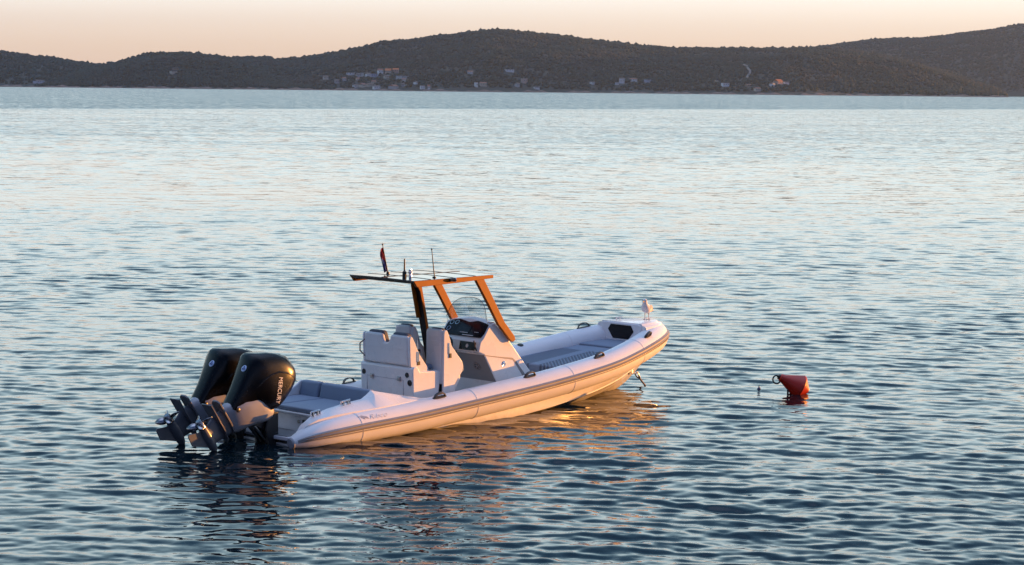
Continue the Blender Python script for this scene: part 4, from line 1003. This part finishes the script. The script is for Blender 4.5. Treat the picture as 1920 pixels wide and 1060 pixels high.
# ================================================================== MOORING LINE
P0, P1 = Vector((8.615, 0, .235)), Vector((8.96, -.06, -.12))
ml = empty('mooring_line', b2w(*P0), math.pi/2-TH); tag(ml, 'short mooring line shackled under the bow and running down into the water', 'mooring line')
mb = MB(); d = P1-P0
mb.tube([d*q+Vector((0, 0, -.015*math.sin(q*3.14))) for q in np.linspace(.16, 1, 10)], .017, 8); mb.build('rope', ROPE, ml)
mb = MB(); mb.tube([(.0, .035, .02), (.03, .04, -.03), (.07, .03, -.08), (.085, 0, -.095), (.07, -.03, -.08), (.03, -.04, -.03), (0, -.035, .02), (0, .05, .02)], .014, 8); mb.tube([(-.01, -.055, .02), (-.01, .055, .02)], .016, 8); mb.build('shackle', STEEL, ml)

# ================================================================== GULL
gp = b2w(8.885, 0, 1.196)
gull = empty('seagull', gp, math.atan2(-.94, -.36)); gull.scale = (1.05, 1.05, 1.05); tag(gull, 'white seagull with grey wings standing on the bow deck facing the viewer', 'seagull')
gpath = [(-.215, .150, .012, .010), (-.17, .158, .034, .030), (-.10, .168, .062, .056), (-.03, .178, .082, .074), (.04, .196, .086, .080), (.085, .228, .072, .068), (.108, .265, .050, .050), (.118, .297, .040, .040), (.126, .320, .041, .040), (.138, .341, .037, .036), (.150, .358, .020, .020), (.154, .364, .004, .004)]
rings = []
for i, (x, z, ry_, rz2) in enumerate(gpath):
    a_, b_ = gpath[max(i-1, 0)], gpath[min(i+1, len(gpath)-1)]; tx, tz = b_[0]-a_[0], b_[1]-a_[1]; q = math.hypot(tx, tz); tx, tz = tx/q, tz/q
    rings.append([(x-tz*rz2*math.sin(t_), ry_*math.cos(t_), z+tx*rz2*math.sin(t_)) for t_ in np.linspace(0, 2*math.pi, 18, endpoint=False)])
mb = MB(); mb.loft(rings); body = mb.build('body', FEATHER, gull, smooth=80)
mb = MB(); mb.loft([[(.168, -.009, .336), (.168, .009, .336), (.168, .008, .321), (.168, -.008, .321)], [(.20, -.006, .333), (.20, .006, .333), (.20, .005, .320), (.20, -.005, .320)], [(.22, -.002, .322), (.22, .002, .322), (.218, .002, .314), (.218, -.002, .314)]]); mb.build('beak', BEAK, gull, smooth=50)
for sg in (-1, 1):
    disc((.150, sg*.034, .338), (.45, sg*.9, .1), .007, 'eye', EYE, gull, d=.004)
    rings = []
    for q in np.linspace(0, 1, 9):
        x = .06-.34*q; hgt = .062*math.sin(math.pi*min(1, .18+.74*q))**.8*(1-.25*q)+.004; zc = .205-.045*q; yb_ = sg*(.072*(1-.80*q**1.8)+.004)
        rings.append([(x, yb_+sg*.010*math.cos(a)*(1-.5*q)-sg*.012*abs(math.sin(a))*(1-q), zc+hgt*math.sin(a)) for a in np.linspace(0, 2*math.pi, 12, endpoint=False)])
    mb = MB(); mb.loft(rings); mb.build('wing', WINGG, gull, smooth=60)
    mb = MB(); mb.tube([(-.005, sg*.032, .135), (.002, sg*.034, .075), (-.004, sg*.034, .006)], [.010, .0055, .0055], 8)
    for a in (-28, 0, 28): mb.tube([(-.004, sg*.034, .006), (.045*math.cos(R(a)), sg*.034+.045*math.sin(R(a)), .004)], [.0055, .003], 6)
    mb.build('leg', PINK, gull)
mb = MB(); mb.loft([[(-.17, -.03, .165), (-.17, .03, .165), (-.17, .03, .145), (-.17, -.03, .145)], [(-.29, -.035, .135), (-.29, .035, .135), (-.29, .035, .128), (-.29, -.035, .128)]]); mb.build('tail', FEATHER, gull, bevel=.004)
mb = MB()
for sg in (-1, 1): mb.loft([[(-.24, sg*.02, .170), (-.24, sg*.035, .165), (-.24, sg*.03, .155)], [(-.345, sg*.004, .150), (-.345, sg*.010, .148), (-.345, sg*.008, .144)]])
mb.build('wing_tips', BLACK, gull)

# ================================================================== BUOY AND FLOAT
tipw = on_water(1462, 737)
base = on_water(1502, 737)
by = empty('mooring_buoy', base, 0); tag(by, 'orange red cone shaped mooring buoy floating tilted on its side right of the boat', 'buoy')
k = base.y/F                      # metres per pixel there
ax = Vector((-.885, -.10, .43)).normalized(); c0 = Vector((-.025, .0, .105))
mb = MB(); mb.lathe([(-.165, 0), (-.165, .05), (-.15, .062), (-.03, .205), (-.012, .222), (.012, .222), (.03, .212), (.34, .078), (.395, .066), (.41, .05), (.41, 0)], c0, ax, 40); buoy_b = mb.build('body', REDB, by, smooth=25)
tip = c0+ax*.41
mb = MB(); mb.lathe([(0, .045), (.03, .045), (.03, .02), (.05, .02), (.05, 0)], tip, ax, 14); mb.build('end_fitting', BLACK, by)
rc = tip+ax*.05+Vector((-.01, 0, -.065)); mb = MB(); mb.tube([rc+Vector((.065*math.cos(a), .02*math.sin(a*1), .07*math.sin(a))) for a in np.linspace(0, 2*math.pi, 25)], .014, 8, caps=False); mb.build('ring', BLACK, by)
mb = MB(); mb.tube([tip+ax*.02+Vector((.03, -.02, -.03)), tip+Vector((.09, -.03, -.10)), tip+Vector((.145, -.03, -.18)), tip+Vector((.15, -.03, -.45))], .017, 8); mb.build('rope', RUB, by)
fl_p = on_water(1423, 731)
fo_ = empty('float', fl_p); fo_.scale = (.8, .8, .8); tag(fo_, 'small dark blue float bobbing between the boat and the red buoy', 'float')
mb = MB(); mb.lathe([(-.05, .0), (-.03, .034), (0, .046), (.03, .036), (.048, .014), (.065, .012), (.066, 0)], (0, 0, .01), (0, 0, 1), 16); mb.build('body', mat('dark_blue_plastic', (.05, .06, .13), .35), fo_)
mb = MB(); mb.tube([(0.02*math.cos(a), 0, .085+.02*math.sin(a)) for a in np.linspace(0, 2*math.pi, 13)], .005, 6, caps=False); mb.build('eyelet', BLACK, fo_)
